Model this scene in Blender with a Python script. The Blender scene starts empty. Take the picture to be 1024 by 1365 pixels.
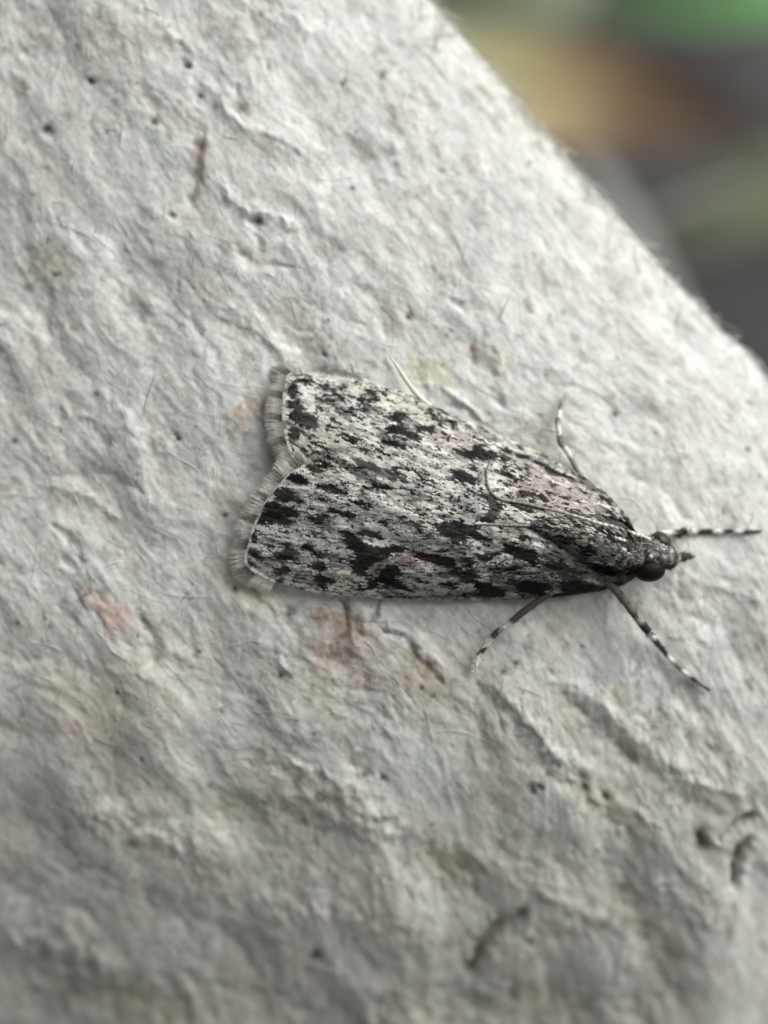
import bpy, math, random
import numpy as np
from mathutils import Vector

random.seed(7)
RNG = np.random.default_rng(11)
sc = bpy.context.scene
C = sc.collection

# ------------------------------------------------------------------ camera, sky, sun, exposure
D = 40.0                                   # camera height above the paper (1 unit is about 1.5 mm)
cd = bpy.data.cameras.new('camera')
cam = bpy.data.objects.new('camera', cd); C.objects.link(cam)
cam.location = (0, 0, D)
cd.sensor_fit = 'HORIZONTAL'; cd.sensor_width = 36.0
cd.lens = 36.0 * D / 10.24
cd.clip_start = 0.5; cd.clip_end = 2000
cd.dof.use_dof = True
cd.dof.focus_distance = D - 0.40
cd.dof.aperture_fstop = 0.067
sc.camera = cam

SUN_EL, SUN_AZ = math.radians(27), math.atan2(0.72, 0.70)      # azimuth from +Y towards +X
w = bpy.data.worlds.new('World'); sc.world = w; w.use_nodes = True
nt = w.node_tree
sky = nt.nodes.new('ShaderNodeTexSky'); sky.sky_type = 'NISHITA'
sky.sun_disc = False; sky.sun_elevation = SUN_EL; sky.sun_rotation = SUN_AZ
sky.air_density = 1.0; sky.dust_density = 4.0; sky.ozone_density = 0.4
bg = nt.nodes['Background']; bg.inputs['Strength'].default_value = 0.05
hs = nt.nodes.new('ShaderNodeHueSaturation'); hs.inputs['Saturation'].default_value = 0.03      # overcast, nearly colourless sky
nt.links.new(sky.outputs[0], hs.inputs['Color']); nt.links.new(hs.outputs[0], bg.inputs['Color'])
sd = bpy.data.lights.new('sun', 'SUN'); sd.energy = 1.7; sd.angle = math.radians(58); sd.color = (1.0, 0.995, 0.965)
sun = bpy.data.objects.new('sun', sd); C.objects.link(sun)
sdir = Vector((math.sin(SUN_AZ) * math.cos(SUN_EL), math.cos(SUN_AZ) * math.cos(SUN_EL), math.sin(SUN_EL)))
sun.rotation_euler = sdir.to_track_quat('Z', 'Y').to_euler()
sun.location = sdir * 60
sc.view_settings.view_transform = 'Standard'; sc.view_settings.look = 'None'
sc.view_settings.exposure = 0.70; sc.view_settings.gamma = 1.0

# ------------------------------------------------------------------ helpers
def P(px, py, z=0.0):
    """point seen at photo position (px, py) when it lies at height z"""
    k = (D - z) / D
    return np.stack(np.broadcast_arrays((px - 512.0) / 100.0 * k, (682.5 - py) / 100.0 * k, z), -1)

TAB = RNG.random((8, 256, 256)).astype(np.float64)
def vnoise(x, y, s=0):
    T = TAB[s % 8]
    x = np.asarray(x, float) + 37.3 * s; y = np.asarray(y, float) + 91.7 * s
    xi = np.floor(x).astype(int); yi = np.floor(y).astype(int)
    fx = x - xi; fy = y - yi
    fx = fx * fx * fx * (fx * (fx * 6 - 15) + 10); fy = fy * fy * fy * (fy * (fy * 6 - 15) + 10)
    x0 = xi & 255; x1 = (xi + 1) & 255; y0 = yi & 255; y1 = (yi + 1) & 255
    a = T[y0, x0] * (1 - fx) + T[y0, x1] * fx
    b = T[y1, x0] * (1 - fx) + T[y1, x1] * fx
    return (a * (1 - fy) + b * fy) * 2 - 1

def fbm(x, y, s=0, n=3, g=0.5):
    r = 0; a = 1.0
    for k in range(n):
        c, d = math.cos(0.6 * k), math.sin(0.6 * k)
        r = r + a * vnoise((x * c - y * d) * 2 ** k, (x * d + y * c) * 2 ** k, s + k); a *= g
    return r

def sstep(a, b, x):
    t = np.clip((x - a) / (b - a), 0, 1); return t * t * (3 - 2 * t)

def mesh_from(name, V, F, mats, parent=None, col=None, smooth=True):
    """V (n,3), F (m,k) int array or list of arrays; col (n,3) linear colours"""
    me = bpy.data.meshes.new(name)
    V = np.asarray(V, np.float32)
    Fs = F if isinstance(F, list) else [F]
    Fs = [np.asarray(f, np.int32) for f in Fs if len(f)]
    loops = np.concatenate([f.ravel() for f in Fs])
    tot = np.concatenate([np.full(len(f), f.shape[1], np.int32) for f in Fs])
    st = np.concatenate([[0], np.cumsum(tot)[:-1]]).astype(np.int32)
    me.vertices.add(len(V)); me.vertices.foreach_set('co', V.ravel())
    me.loops.add(len(loops)); me.loops.foreach_set('vertex_index', loops)
    me.polygons.add(len(tot)); me.polygons.foreach_set('loop_start', st)
    try: me.polygons.foreach_set('loop_total', tot)
    except Exception: pass
    me.polygons.foreach_set('use_smooth', np.full(len(tot), smooth))
    if col is not None:
        a = me.color_attributes.new('tint', 'FLOAT_COLOR', 'POINT')
        c = np.ones((len(V), 4), np.float32); c[:, :3] = col
        a.data.foreach_set('color', c.ravel())
    me.update(calc_edges=True); me.validate()
    for m in (mats if isinstance(mats, (list, tuple)) else [mats]): me.materials.append(m)
    o = bpy.data.objects.new(name, me); C.objects.link(o)
    if parent is not None: o.parent = parent; o.location = tuple(-c for c in world_loc(parent))
    return o

def world_loc(o):
    l = Vector((0, 0, 0))
    while o is not None: l += Vector(o.location); o = o.parent
    return l

def empty(name, loc, label, cat, group=None):
    o = bpy.data.objects.new(name, None); C.objects.link(o)
    o.location = loc; o.empty_display_size = 0.3
    o['label'] = label; o['category'] = cat
    if group: o['group'] = group
    return o

def mat(name, rough=0.8, color=None, attr=False, noise=None, bump=None, spec=0.5, sheen=0.0, sss=0.0, coat=0.0, transl=0.0):
    m = bpy.data.materials.new(name); m.use_nodes = True
    n = m.node_tree; b = n.nodes['Principled BSDF']
    b.inputs['Roughness'].default_value = rough
    b.inputs['Specular IOR Level'].default_value = spec
    b.inputs['Sheen Weight'].default_value = sheen
    b.inputs['Coat Weight'].default_value = coat
    if sss:
        b.inputs['Subsurface Weight'].default_value = sss
        b.inputs['Subsurface Radius'].default_value = (1, 0.8, 0.6); b.inputs['Subsurface Scale'].default_value = 0.03
    tc = n.nodes.new('ShaderNodeTexCoord')
    if attr:
        src = n.nodes.new('ShaderNodeVertexColor'); src.layer_name = 'tint'; out = src.outputs[0]
    else:
        src = n.nodes.new('ShaderNodeRGB'); src.outputs[0].default_value = (*color, 1); out = src.outputs[0]
    if noise:                                          # list of (scale, low, high, detail)
        for (s, lo, hi, det) in noise:
            t = n.nodes.new('ShaderNodeTexNoise'); t.inputs['Scale'].default_value = s; t.inputs['Detail'].default_value = det
            n.links.new(tc.outputs['Object'], t.inputs['Vector'])
            r = n.nodes.new('ShaderNodeMapRange'); r.inputs[1].default_value = 0.3; r.inputs[2].default_value = 0.7
            r.inputs[3].default_value = lo; r.inputs[4].default_value = hi
            n.links.new(t.outputs[0], r.inputs[0])
            mx = n.nodes.new('ShaderNodeVectorMath'); mx.operation = 'SCALE'
            n.links.new(out, mx.inputs[0]); n.links.new(r.outputs[0], mx.inputs['Scale']); out = mx.outputs[0]
    n.links.new(out, b.inputs['Base Color'])
    if bump:
        prev = None
        for (s, dist, det, stretch) in bump:
            mp = n.nodes.new('ShaderNodeMapping'); mp.inputs['Rotation'].default_value = (0, 0, math.radians(47))
            mp.inputs['Scale'].default_value = (1 / stretch, 1, 1)
            n.links.new(tc.outputs['Object'], mp.inputs[0])
            t = n.nodes.new('ShaderNodeTexNoise'); t.inputs['Scale'].default_value = s; t.inputs['Detail'].default_value = det
            t.inputs['Distortion'].default_value = 0.6
            n.links.new(mp.outputs[0], t.inputs['Vector'])
            bp = n.nodes.new('ShaderNodeBump'); bp.inputs['Distance'].default_value = dist; bp.inputs['Strength'].default_value = 1
            n.links.new(t.outputs[0], bp.inputs['Height'])
            if prev: n.links.new(prev.outputs[0], bp.inputs['Normal'])
            prev = bp
        n.links.new(prev.outputs[0], b.inputs['Normal'])
    if transl:
        tr = n.nodes.new('ShaderNodeBsdfTranslucent'); n.links.new(out, tr.inputs[0])
        ms = n.nodes.new('ShaderNodeMixShader'); ms.inputs[0].default_value = transl
        n.links.new(b.outputs[0], ms.inputs[1]); n.links.new(tr.outputs[0], ms.inputs[2])
        n.links.new(ms.outputs[0], n.nodes['Material Output'].inputs[0])
    return m

def polydist(px, py, pts):
    """distance of points to an open polyline, and the parameter along it"""
    best = np.full(np.shape(px), 1e9); tt = np.zeros(np.shape(px)); n = len(pts) - 1
    for k in range(n):
        (ax, ay), (bx, by) = pts[k], pts[k + 1]
        dx, dy = bx - ax, by - ay
        t = np.clip(((px - ax) * dx + (py - ay) * dy) / (dx * dx + dy * dy), 0, 1)
        d = np.hypot(px - ax - t * dx, py - ay - t * dy)
        m = d < best; best = np.where(m, d, best); tt = np.where(m, (k + t) / n, tt)
    return best, tt

def tube(pts, rad, sides=6, cols=None, flat=1.0):
    """points (n,3), radii (n) -> V, F, col; closed ends"""
    pts = np.asarray(pts, float); n = len(pts); rad = np.broadcast_to(rad, n)
    tan = np.gradient(pts, axis=0); tan /= np.linalg.norm(tan, axis=1)[:, None] + 1e-9
    up = np.array([0, 0, 1.0]); s = np.cross(tan, up); s /= np.linalg.norm(s, axis=1)[:, None] + 1e-9
    u = np.cross(s, tan)
    an = np.arange(sides) * 2 * math.pi / sides
    V = pts[:, None] + (s[:, None] * np.cos(an)[None, :, None] + u[:, None] * np.sin(an)[None, :, None] * flat) * rad[:, None, None]
    V = V.reshape(-1, 3)
    i = np.arange(n - 1)[:, None] * sides; j = np.arange(sides)[None]; j2 = (j + 1) % sides
    F = np.stack([i + j, i + j2, i + j2 + sides, i + j + sides], -1).reshape(-1, 4)
    caps = np.array([[0, k + 1, k] for k in range(1, sides - 1)] + [[(n - 1) * sides, (n - 1) * sides + k, (n - 1) * sides + k + 1] for k in range(1, sides - 1)])
    c = None if cols is None else np.repeat(np.asarray(cols, float), sides, axis=0)
    return V, F, caps, c

class Bag:
    def __init__(s): s.V = []; s.Q = []; s.T = []; s.c = []; s.n = 0
    def add(s, V, Q=None, T=None, c=None):
        if Q is not None and len(Q): s.Q.append(np.asarray(Q) + s.n)
        if T is not None and len(T): s.T.append(np.asarray(T) + s.n)
        s.V.append(np.asarray(V)); s.n += len(V)
        if c is not None: s.c.append(np.broadcast_to(c, (len(V), 3)))
    def build(s, name, m, parent=None, smooth=True):
        F = ([np.concatenate(s.Q)] if s.Q else []) + ([np.concatenate(s.T)] if s.T else [])
        return mesh_from(name, np.concatenate(s.V), F, m, parent, np.concatenate(s.c) if s.c else None, smooth)

def spline(pts, n):
    """Catmull-Rom through points (k,dim) -> (n,dim)"""
    p = np.asarray(pts, float); k = len(p)
    q = np.vstack([2 * p[0] - p[1], p, 2 * p[-1] - p[-2]])
    t = np.linspace(0, k - 1 - 1e-6, n); i = t.astype(int); f = (t - i)[:, None]
    a, b, c, d = q[i], q[i + 1], q[i + 2], q[i + 3]
    return 0.5 * (2 * b + (c - a) * f + (2 * a - 5 * b + 4 * c - d) * f ** 2 + (3 * b - a - 3 * c + d) * f ** 3)

# ------------------------------------------------------------------ the moulded paper surface
TX, TY = 0.68, 0.7332          # direction of the silhouette edge in the picture (down and right)
NX, NY = -0.7332, 0.68         # inwards, down and left
EDGE = [(150, -640), (330, -340), (455, -150), (545, -38), (575, 0), (640, 77), (690, 135), (735, 188), (775, 236), (810, 273), (850, 325), (880, 358),
        (920, 397), (965, 438), (1000, 468), (1024, 500), (1075, 565), (1150, 680), (1250, 860), (1400, 1150), (1700, 1800), (2100, 2700)]
E = np.array(EDGE, float); EA = (E[:, 0] - 575) * TX + E[:, 1] * TY; EB = (E[:, 0] - 575) * NX + E[:, 1] * NY
def edge_b(a): return np.interp(a, EA, EB)
_q = np.arange(-400, 3600, 1.0)
_phi = np.radians(np.where(_q > 0, 60 * np.exp(-np.maximum(_q, 0) / 40.0) + 30 * np.exp(-np.maximum(_q, 0) / 300.0), 90 + 18 * (1 - np.exp(np.minimum(_q, 0) / 90.0))))
_h = np.cumsum(np.cos(_phi)); _h -= _h[400]
_z = np.cumsum(np.sin(_phi)); _z -= np.interp(900, _q, _z)
_z = _z / 100.0
def z2(px, py):
    z = -0.062 * (np.maximum(0, py - 740) / 100) ** 2
    z = np.where(py > 1500, -0.062 * 7.6 ** 2 - (py - 1500) / 100 * 0.94, z)
    l = np.maximum(0, 560 - px) / 100
    z = z - 0.020 * np.minimum(l, 7) ** 2 - 0.28 * np.maximum(0, l - 7)
    xl = 1004 - (py - 1080) * 0.13
    s = (px - xl) / 100
    f = np.log1p(np.exp(np.clip(s * 9, -30, 30))) / 9
    z = z - 0.95 * f * sstep(960, 1150, py)
    return z
def base_z(px, py):
    a = (px - 575) * TX + py * TY; b = (px - 575) * NX + py * NY - edge_b(a)
    q = np.interp(b, _h[400:], _q[400:])
    return np.interp(q, _q, _z) + z2(px, py)

aa = np.concatenate([np.arange(-1500, -440, 30), np.arange(-440, 1340, 1.9), np.arange(1340, 2600, 30)])
qq = np.concatenate([np.arange(-390, -40, 12), np.arange(-40, 1440, 1.9), np.arange(1440, 2600, 30)])
A, Q = np.meshgrid(aa, qq, indexing='ij')
H = np.interp(Q, _q, _h); ZR = np.interp(Q, _q, _z)
Bv = edge_b(A) + H
PX = 575 + A * TX + Bv * NX; PY = A * TY + Bv * NY
Z = ZR + z2(PX, PY)
POS = P(PX, PY, Z)
du = np.gradient(POS, axis=0); dv = np.gradient(POS, axis=1)
NRM = np.cross(du, dv); NRM /= np.linalg.norm(NRM, axis=2)[..., None]
if NRM[len(aa) // 2, len(qq) // 2, 2] < 0: NRM = -NRM
# relief, in units; noise runs along the pulp's flow, from upper left to lower right
wx = 14 * vnoise(A / 70, Q / 70, 1); wy = 14 * vnoise(A / 70, Q / 70, 2)
X1 = (A + wx); Y1 = (Q + wy)
amp = 0.55 + 0.45 * sstep(-0.5, 0.6, vnoise(A / 210, Q / 210, 5))
d = 0.070 * fbm(X1 / 210, Y1 / 120, 0, 2) + 0.026 * fbm(X1 / 85, Y1 / 55, 3, 2) + 0.028 * fbm(X1 / 150, Y1 / 75, 6, 2) * sstep(700, 1000, PY)
rid = 1 - np.abs(vnoise(X1 / 95, Y1 / 38, 3)) * 2
d = d + 0.009 * amp * rid
d = d + 0.007 * amp * (1 - 2 * np.abs(vnoise(X1 / 42, Y1 / 19, 4)))
d = d + 0.008 * fbm(X1 / 24, Y1 / 15, 6, 2)
d = d + 0.0028 * (1 - 2 * np.abs(vnoise((A + wx * .5) / 15, (Q + wy * .5) / 5.5, 7)))
d = d + 0.0036 * fbm(A / 7.5 + Q / 20, Q / 5.2, 2, 2)
d = d - 0.015 * sstep(0.52, 0.85, vnoise(X1 / 13, Y1 / 9, 5)) * sstep(-0.1, 0.5, vnoise(A / 120, Q / 120, 6))
d = d * np.where(Q < 200, 0.55 + 0.45 * sstep(0, 200, Q), 1)

# (polyline in photo pixels, half width, height in units)
RELIEF = [
 ([(270, 180), (268, 200), (262, 225), (255, 256), (250, 270)], 9, -0.085), ([(250, 150), (262, 175), (268, 190)], 12, -0.05), ([(278, 190), (272, 225), (268, 255)], 9, 0.05),
 ([(236, 60), (250, 85), (256, 92)], 7, -0.10), ([(283, 105), (287, 130)], 6, -0.07), ([(262, 105), (264, 130)], 7, -0.06), ([(310, 118), (320, 145)], 5, -0.06),
 ([(337, 292), (349, 297)], 5, -0.15), ([(344, 312), (343, 332)], 7, -0.07), ([(298, 250), (318, 272), (338, 283), (360, 286), (392, 300)], 9, 0.085), ([(352, 330), (380, 318), (395, 330)], 8, 0.05),
 ([(318, 325), (330, 345), (350, 352), (385, 358)], 7, -0.06), ([(121, 107)] * 1 + [(124, 108)], 4, -0.10), ([(60, 170), (63, 175)], 4, -0.10), ([(228, 285), (231, 285)], 3, -0.07),
 ([(70, 364), (74, 366)], 3, -0.07), ([(453, 109), (457, 110)], 3, -0.05), ([(543, 420), (547, 424)], 4, -0.07), ([(380, 219), (385, 221)], 6, -0.05),
 ([(515, 200), (528, 220), (535, 235)], 14, -0.06), ([(400, 210), (440, 250), (455, 280)], 12, -0.045), ([(470, 375), (490, 385), (505, 410), (515, 440)], 12, -0.06), ([(410, 400), (440, 422), (480, 428)], 10, -0.05),
 ([(633, 455), (636, 488)], 12, -0.10), ([(655, 462), (665, 480), (668, 490)], 7, 0.05), ([(603, 395), (612, 405), (618, 400)], 6, -0.06),
 ([(556, 514), (585, 517), (606, 527), (628, 545), (648, 562)], 5, 0.07), ([(600, 540), (622, 555), (640, 572)], 10, -0.07), ([(660, 520), (668, 540)], 6, -0.05),
 ([(700, 490), (730, 500), (760, 515)], 16, -0.045), ([(795, 605), (825, 620), (860, 640)], 18, -0.06), ([(820, 590), (870, 575), (905, 590)], 14, 0.045), ([(880, 650), (905, 680), (920, 690)], 12, -0.045),
 ([(905, 765), (912, 790), (916, 800)], 7, -0.06), ([(925, 820), (940, 830)], 8, -0.05), ([(895, 845), (930, 853), (950, 862)], 4, 0.035), ([(905, 770), (960, 785), (1010, 800)], 5, 0.03),
 ([(940, 800), (970, 840), (990, 880)], 16, -0.05),
 ([(512, 843), (528, 849), (542, 852), (552, 866), (562, 882), (578, 900), (588, 912)], 6, -0.08), ([(520, 836), (545, 842), (566, 866), (590, 890)], 8, 0.05), ([(535, 870), (548, 890), (560, 910)], 14, -0.05),
 ([(508, 800), (499, 808), (496, 820), (494, 832)], 3.5, -0.10), ([(484, 820), (488, 840)], 7, 0.11), ([(466, 842), (476, 862)], 8, 0.08), ([(456, 802), (464, 825), (460, 845), (440, 868)], 6, -0.10), ([(430, 825), (445, 800), (470, 798)], 12, -0.07), ([(410, 860), (440, 862), (470, 870)], 20, 0.045),
 ([(383, 815), (388, 817)], 5, -0.07), ([(640, 925), (672, 955), (705, 1000), (735, 1028), (765, 1045)], 15, -0.10), ([(668, 925), (705, 960), (735, 1002), (780, 1022)], 13, 0.07),
 ([(752, 925), (790, 960), (828, 1000), (838, 1012)], 14, -0.11), ([(730, 905), (790, 930), (840, 975), (880, 1010), (930, 1040), (985, 1055)], 14, 0.085), ([(700, 965), (720, 975), (735, 1000)], 12, 0.06),
 ([(800, 985), (850, 1015), (900, 1045), (950, 1085)], 20, -0.07), ([(765, 1035), (778, 1048), (812, 1070), (850, 1085), (880, 1100)], 6, 0.05), ([(772, 1040), (780, 1052)], 7, -0.15), ([(806, 1060), (811, 1068)], 4, -0.12), ([(704, 1052), (722, 1053)], 4, -0.10), ([(795, 1070), (820, 1100), (850, 1125)], 18, -0.07),
 ([(880, 940), (925, 985), (960, 1030)], 16, 0.05), ([(930, 960), (955, 1000)], 18, -0.05), ([(850, 960), (870, 975)], 9, -0.06), ([(928, 1118), (938, 1128)], 9, -0.25), ([(945, 1115), (960, 1122)], 7, 0.05),
 ([(1001, 1084), (993, 1095), (965, 1114)], 6, -0.22), ([(1002, 1122), (988, 1138), (980, 1158), (977, 1184)], 7, -0.36), ([(1010, 1118), (995, 1145), (990, 1180)], 7, 0.05), ([(970, 1185), (958, 1200), (950, 1215)], 5, -0.05), ([(905, 1160), (920, 1180), (928, 1200)], 9, -0.10), ([(975, 1215), (968, 1245)], 7, -0.08),
 ([(800, 1120), (830, 1170), (820, 1200)], 18, -0.06), ([(830, 1195), (855, 1235), (880, 1250)], 18, -0.10), ([(880, 1185), (920, 1200), (950, 1240)], 22, 0.07),
 ([(695, 1225), (668, 1244), (645, 1265), (626, 1300)], 11, -0.42), ([(712, 1232), (685, 1258), (655, 1290)], 12, 0.06), ([(600, 1262), (640, 1262), (700, 1240), (760, 1250)], 14, -0.05),
 ([(705, 1255), (708, 1258)], 6, -0.08), ([(705, 1180), (770, 1220), (820, 1225)], 16, 0.06), ([(860, 1260), (880, 1290), (870, 1320)], 24, -0.08), ([(735, 1320), (745, 1330)], 10, -0.08),
 ([(60, 640), (130, 630), (190, 655)], 10, -0.055), ([(60, 648), (120, 660), (160, 690)], 8, 0.045), ([(95, 535), (115, 560), (140, 590)], 16, -0.06), ([(130, 520), (170, 560), (225, 600)], 16, 0.055), ([(75, 545), (78, 555)], 6, -0.06),
 ([(70, 700), (100, 725), (105, 745)], 7, -0.06), ([(85, 745), (95, 752)], 6, -0.07), ([(110, 795), (135, 825), (160, 845)], 9, 0.05), ([(98, 790), (125, 820), (140, 845)], 8, -0.06), ([(190, 830), (200, 860), (208, 888)], 11, -0.10), ([(215, 855), (235, 862), (250, 885)], 15, 0.05),
 ([(300, 775), (335, 790), (365, 830)], 12, -0.045), ([(310, 770), (345, 785), (370, 820)], 6, 0.035), ([(345, 860), (380, 865), (375, 885)], 14, 0.05), ([(370, 900), (376, 905)], 5, -0.09), ([(205, 500), (198, 488)], 5, -0.06), ([(234, 583), (240, 587)], 3, -0.07),
 ([(150, 890), (220, 900), (270, 905)], 8, 0.04), ([(40, 880), (90, 885), (130, 900)], 12, -0.05), ([(0, 750), (20, 765)], 10, -0.07), ([(300, 1000), (340, 1010), (375, 1030)], 8, -0.04), ([(390, 1015), (430, 1025), (460, 1040)], 8, 0.05),
 ([(400, 1060), (460, 1050), (520, 1090)], 30, 0.09), ([(470, 1020), (486, 1035)], 6, -0.06), ([(508, 1036), (512, 1040)], 4, -0.08), ([(470, 990), (490, 1020)], 14, -0.05), ([(430, 880), (470, 930), (510, 960)], 25, -0.05),
 ([(130, 1080), (180, 1090), (260, 1130)], 30, 0.08), ([(300, 1080), (360, 1085), (440, 1110)], 18, -0.09), ([(450, 1090), (500, 1100), (560, 1110)], 18, 0.06), ([(560, 1140), (600, 1165), (640, 1210)], 26, -0.10), ([(620, 1130), (690, 1150), (740, 1170)], 24, 0.07),
 ([(30, 1250), (80, 1260), (150, 1290)], 28, 0.12), ([(200, 1200), (280, 1230), (340, 1290)], 30, -0.09), ([(420, 1270), (430, 1280)], 8, -0.08), ([(510, 1225), (540, 1240)], 6, -0.06), ([(0, 1180), (60, 1190), (120, 1220)], 24, -0.08), ([(360, 1200), (420, 1215), (520, 1225)], 20, 0.06), ([(100, 1330), (300, 1330), (520, 1345), (760, 1340), (900, 1330)], 34, -0.12),
 ([(20, 40), (30, 70)], 16, -0.07), ([(60, 20), (90, 45)], 14, -0.05), ([(180, 130), (200, 150), (205, 165)], 12, -0.06), ([(100, 300), (110, 330)], 8, -0.04), ([(330, 0), (345, 50), (352, 90)], 9, -0.05), ([(395, 0), (415, 40)], 14, 0.06), ([(190, 15), (230, 50), (262, 100), (300, 140)], 10, 0.06), ([(290, 135), (320, 165), (400, 200), (430, 240)], 10, 0.06),
 ([(335, 0), (310, 60), (290, 90)], 12, 0.03), ([(150, 340), (165, 400), (190, 440)], 14, -0.05), ([(170, 330), (190, 380), (215, 430)], 10, 0.045), ([(30, 340), (50, 400), (70, 470)], 18, -0.05), ([(280, 400), (340, 440), (390, 470)], 12, 0.05), ([(255, 425), (280, 460), (290, 480)], 10, -0.06),
 ([(380, 494), (420, 492), (470, 500), (490, 506)], 5, -0.06), ([(560, 480), (600, 490), (620, 500)], 16, 0.03)]
pvx = PX + 2.2 * vnoise(PX / 8, PY / 8, 3) + 5 * vnoise(PX / 27, PY / 27, 1); pvy = PY + 2.2 * vnoise(PX / 8, PY / 8, 4) + 5 * vnoise(PX / 27, PY / 27, 2)
rough = 0.75 + 0.55 * fbm(PX / 16, PY / 16, 5, 2)
dark = np.zeros_like(d)
for pts, wd, ht in RELIEF:
    xs = [p[0] for p in pts]; ys = [p[1] for p in pts]; R = wd * 3
    m = np.where((PX > min(xs) - R) & (PX < max(xs) + R) & (PY > min(ys) - R) & (PY < max(ys) + R) & (Q > 0))
    if not len(m[0]): continue
    dd, tt = polydist(pvx[m], pvy[m], pts)
    taper = 0.55 + 0.45 * np.sin(np.clip(tt, 0, 1) * math.pi) if len(pts) > 2 else 1.0
    k = np.exp(-(dd / (wd * 1.12 * taper)) ** (2 if wd < 8 else 1.5)) * np.clip(rough[m], 0.55 if ht < -0.075 else 0.15, 1.3)
    d[m] += ht * k * (0.68 if wd > 10 else 0.66)
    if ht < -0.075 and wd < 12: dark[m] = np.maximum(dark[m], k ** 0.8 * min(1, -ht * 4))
# specks of dark fibre and pinholes
SP = []
for _ in range(230):
    SP.append((RNG.uniform(0, 1024), RNG.uniform(0, 1365), RNG.uniform(1.2, 2.9), RNG.uniform(0, math.pi), RNG.uniform(1, 2.6), RNG.uniform(0.15, 0.75)))
for x, y, r in [(121, 107, 5), (60, 172, 5), (228, 285, 3.4), (250, 88, 5), (345, 294, 6), (457, 110, 3), (545, 422, 4), (72, 366, 4), (237, 585, 3), (386, 817, 5), (374, 902, 4.5), (264, 870, 3), (25, 830, 4), (157, 922, 3), (30, 952, 3), (712, 1053, 5), (780, 1049, 6),
                (808, 1064, 4), (935, 1125, 7), (510, 1038, 4), (486, 1033, 4), (314, 785, 3.5), (300, 687, 3.5), (688, 884, 3.5), (672, 896, 4), (562, 918, 4), (205, 163, 4), (105, 64, 3), (268, 128, 4), (470, 250, 3), (127, 525, 3.5), (18, 588, 4), (190, 1010, 3), (295, 950, 3), (420, 1274, 6), (706, 1256, 5), (995, 600, 3), (820, 552, 4)]:
    SP.append((x, y, r, 0.5, 1.2, 0.85))
spk = np.zeros_like(d)
pxf, pyf = PX.ravel(), PY.ravel()
for (x, y, r, an, st, k) in SP:
    a0 = (x - 575) * TX + y * TY; b0 = (x - 575) * NX + y * NY - edge_b(a0)
    if b0 < 4: continue
    q0 = np.interp(b0, _h[400:], _q[400:])
    R = r * st * 2.2 + 2
    i0, i1 = np.searchsorted(aa, [a0 - R, a0 + R]); j0, j1 = np.searchsorted(qq, [q0 - R, q0 + R])
    if i1 <= i0 or j1 <= j0: continue
    X = PX[i0:i1, j0:j1] - x; Y = PY[i0:i1, j0:j1] - y
    u = (X * math.cos(an) + Y * math.sin(an)) / st; v = -X * math.sin(an) + Y * math.cos(an)
    g = np.exp(-(u * u + v * v) / (r * r)) * k
    spk[i0:i1, j0:j1] = np.maximum(spk[i0:i1, j0:j1], g)
d = d - 0.012 * spk
POS = POS + NRM * d[..., None]
# colour of the pulp: pale grey, with tinted fibres, stains, and painted-in moth shadow and bounce light
col = np.empty(PX.shape + (3,)); col[:] = (0.657, 0.657, 0.618)
col *= (1 + 0.10 * fbm(X1 / 60, Y1 / 34, 5, 3) + 0.13 * fbm(A / 15, Q / 8, 1, 3) + 0.07 * vnoise(A / 4, Q / 3, 2))[..., None]
blot = sstep(0.25, 0.95, fbm(A / 20 + wx / 20, Q / 11, 3, 3)) * sstep(-0.5, 0.4, fbm(A / 110, Q / 80, 1, 2))
col *= 1 - blot[..., None] * np.array([0.30, 0.33, 0.35])
blot = sstep(0.55, 0.95, vnoise(A / 6.5, Q / 4.2, 5)) * sstep(-0.2, 0.7, fbm(A / 60, Q / 50, 4, 2))
col *= 1 - blot[..., None] * np.array([0.36, 0.38, 0.40])
ol = sstep(-0.8, 0.5, fbm(A / 95, Q / 70, 2, 3) + 0.0011 * (PY - 900)) * sstep(560, 1000, PY)          # warm bounce light in the shaded lower part, painted as an olive tint
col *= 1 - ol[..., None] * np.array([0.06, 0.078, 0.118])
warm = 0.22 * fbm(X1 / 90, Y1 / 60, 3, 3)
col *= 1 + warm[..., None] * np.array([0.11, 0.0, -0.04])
blu = sstep(0.1, 0.9, fbm(A / 30, Q / 16, 6, 2)); col *= 1 - blu[..., None] * np.array([0.055, 0.03, 0.015])
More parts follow.
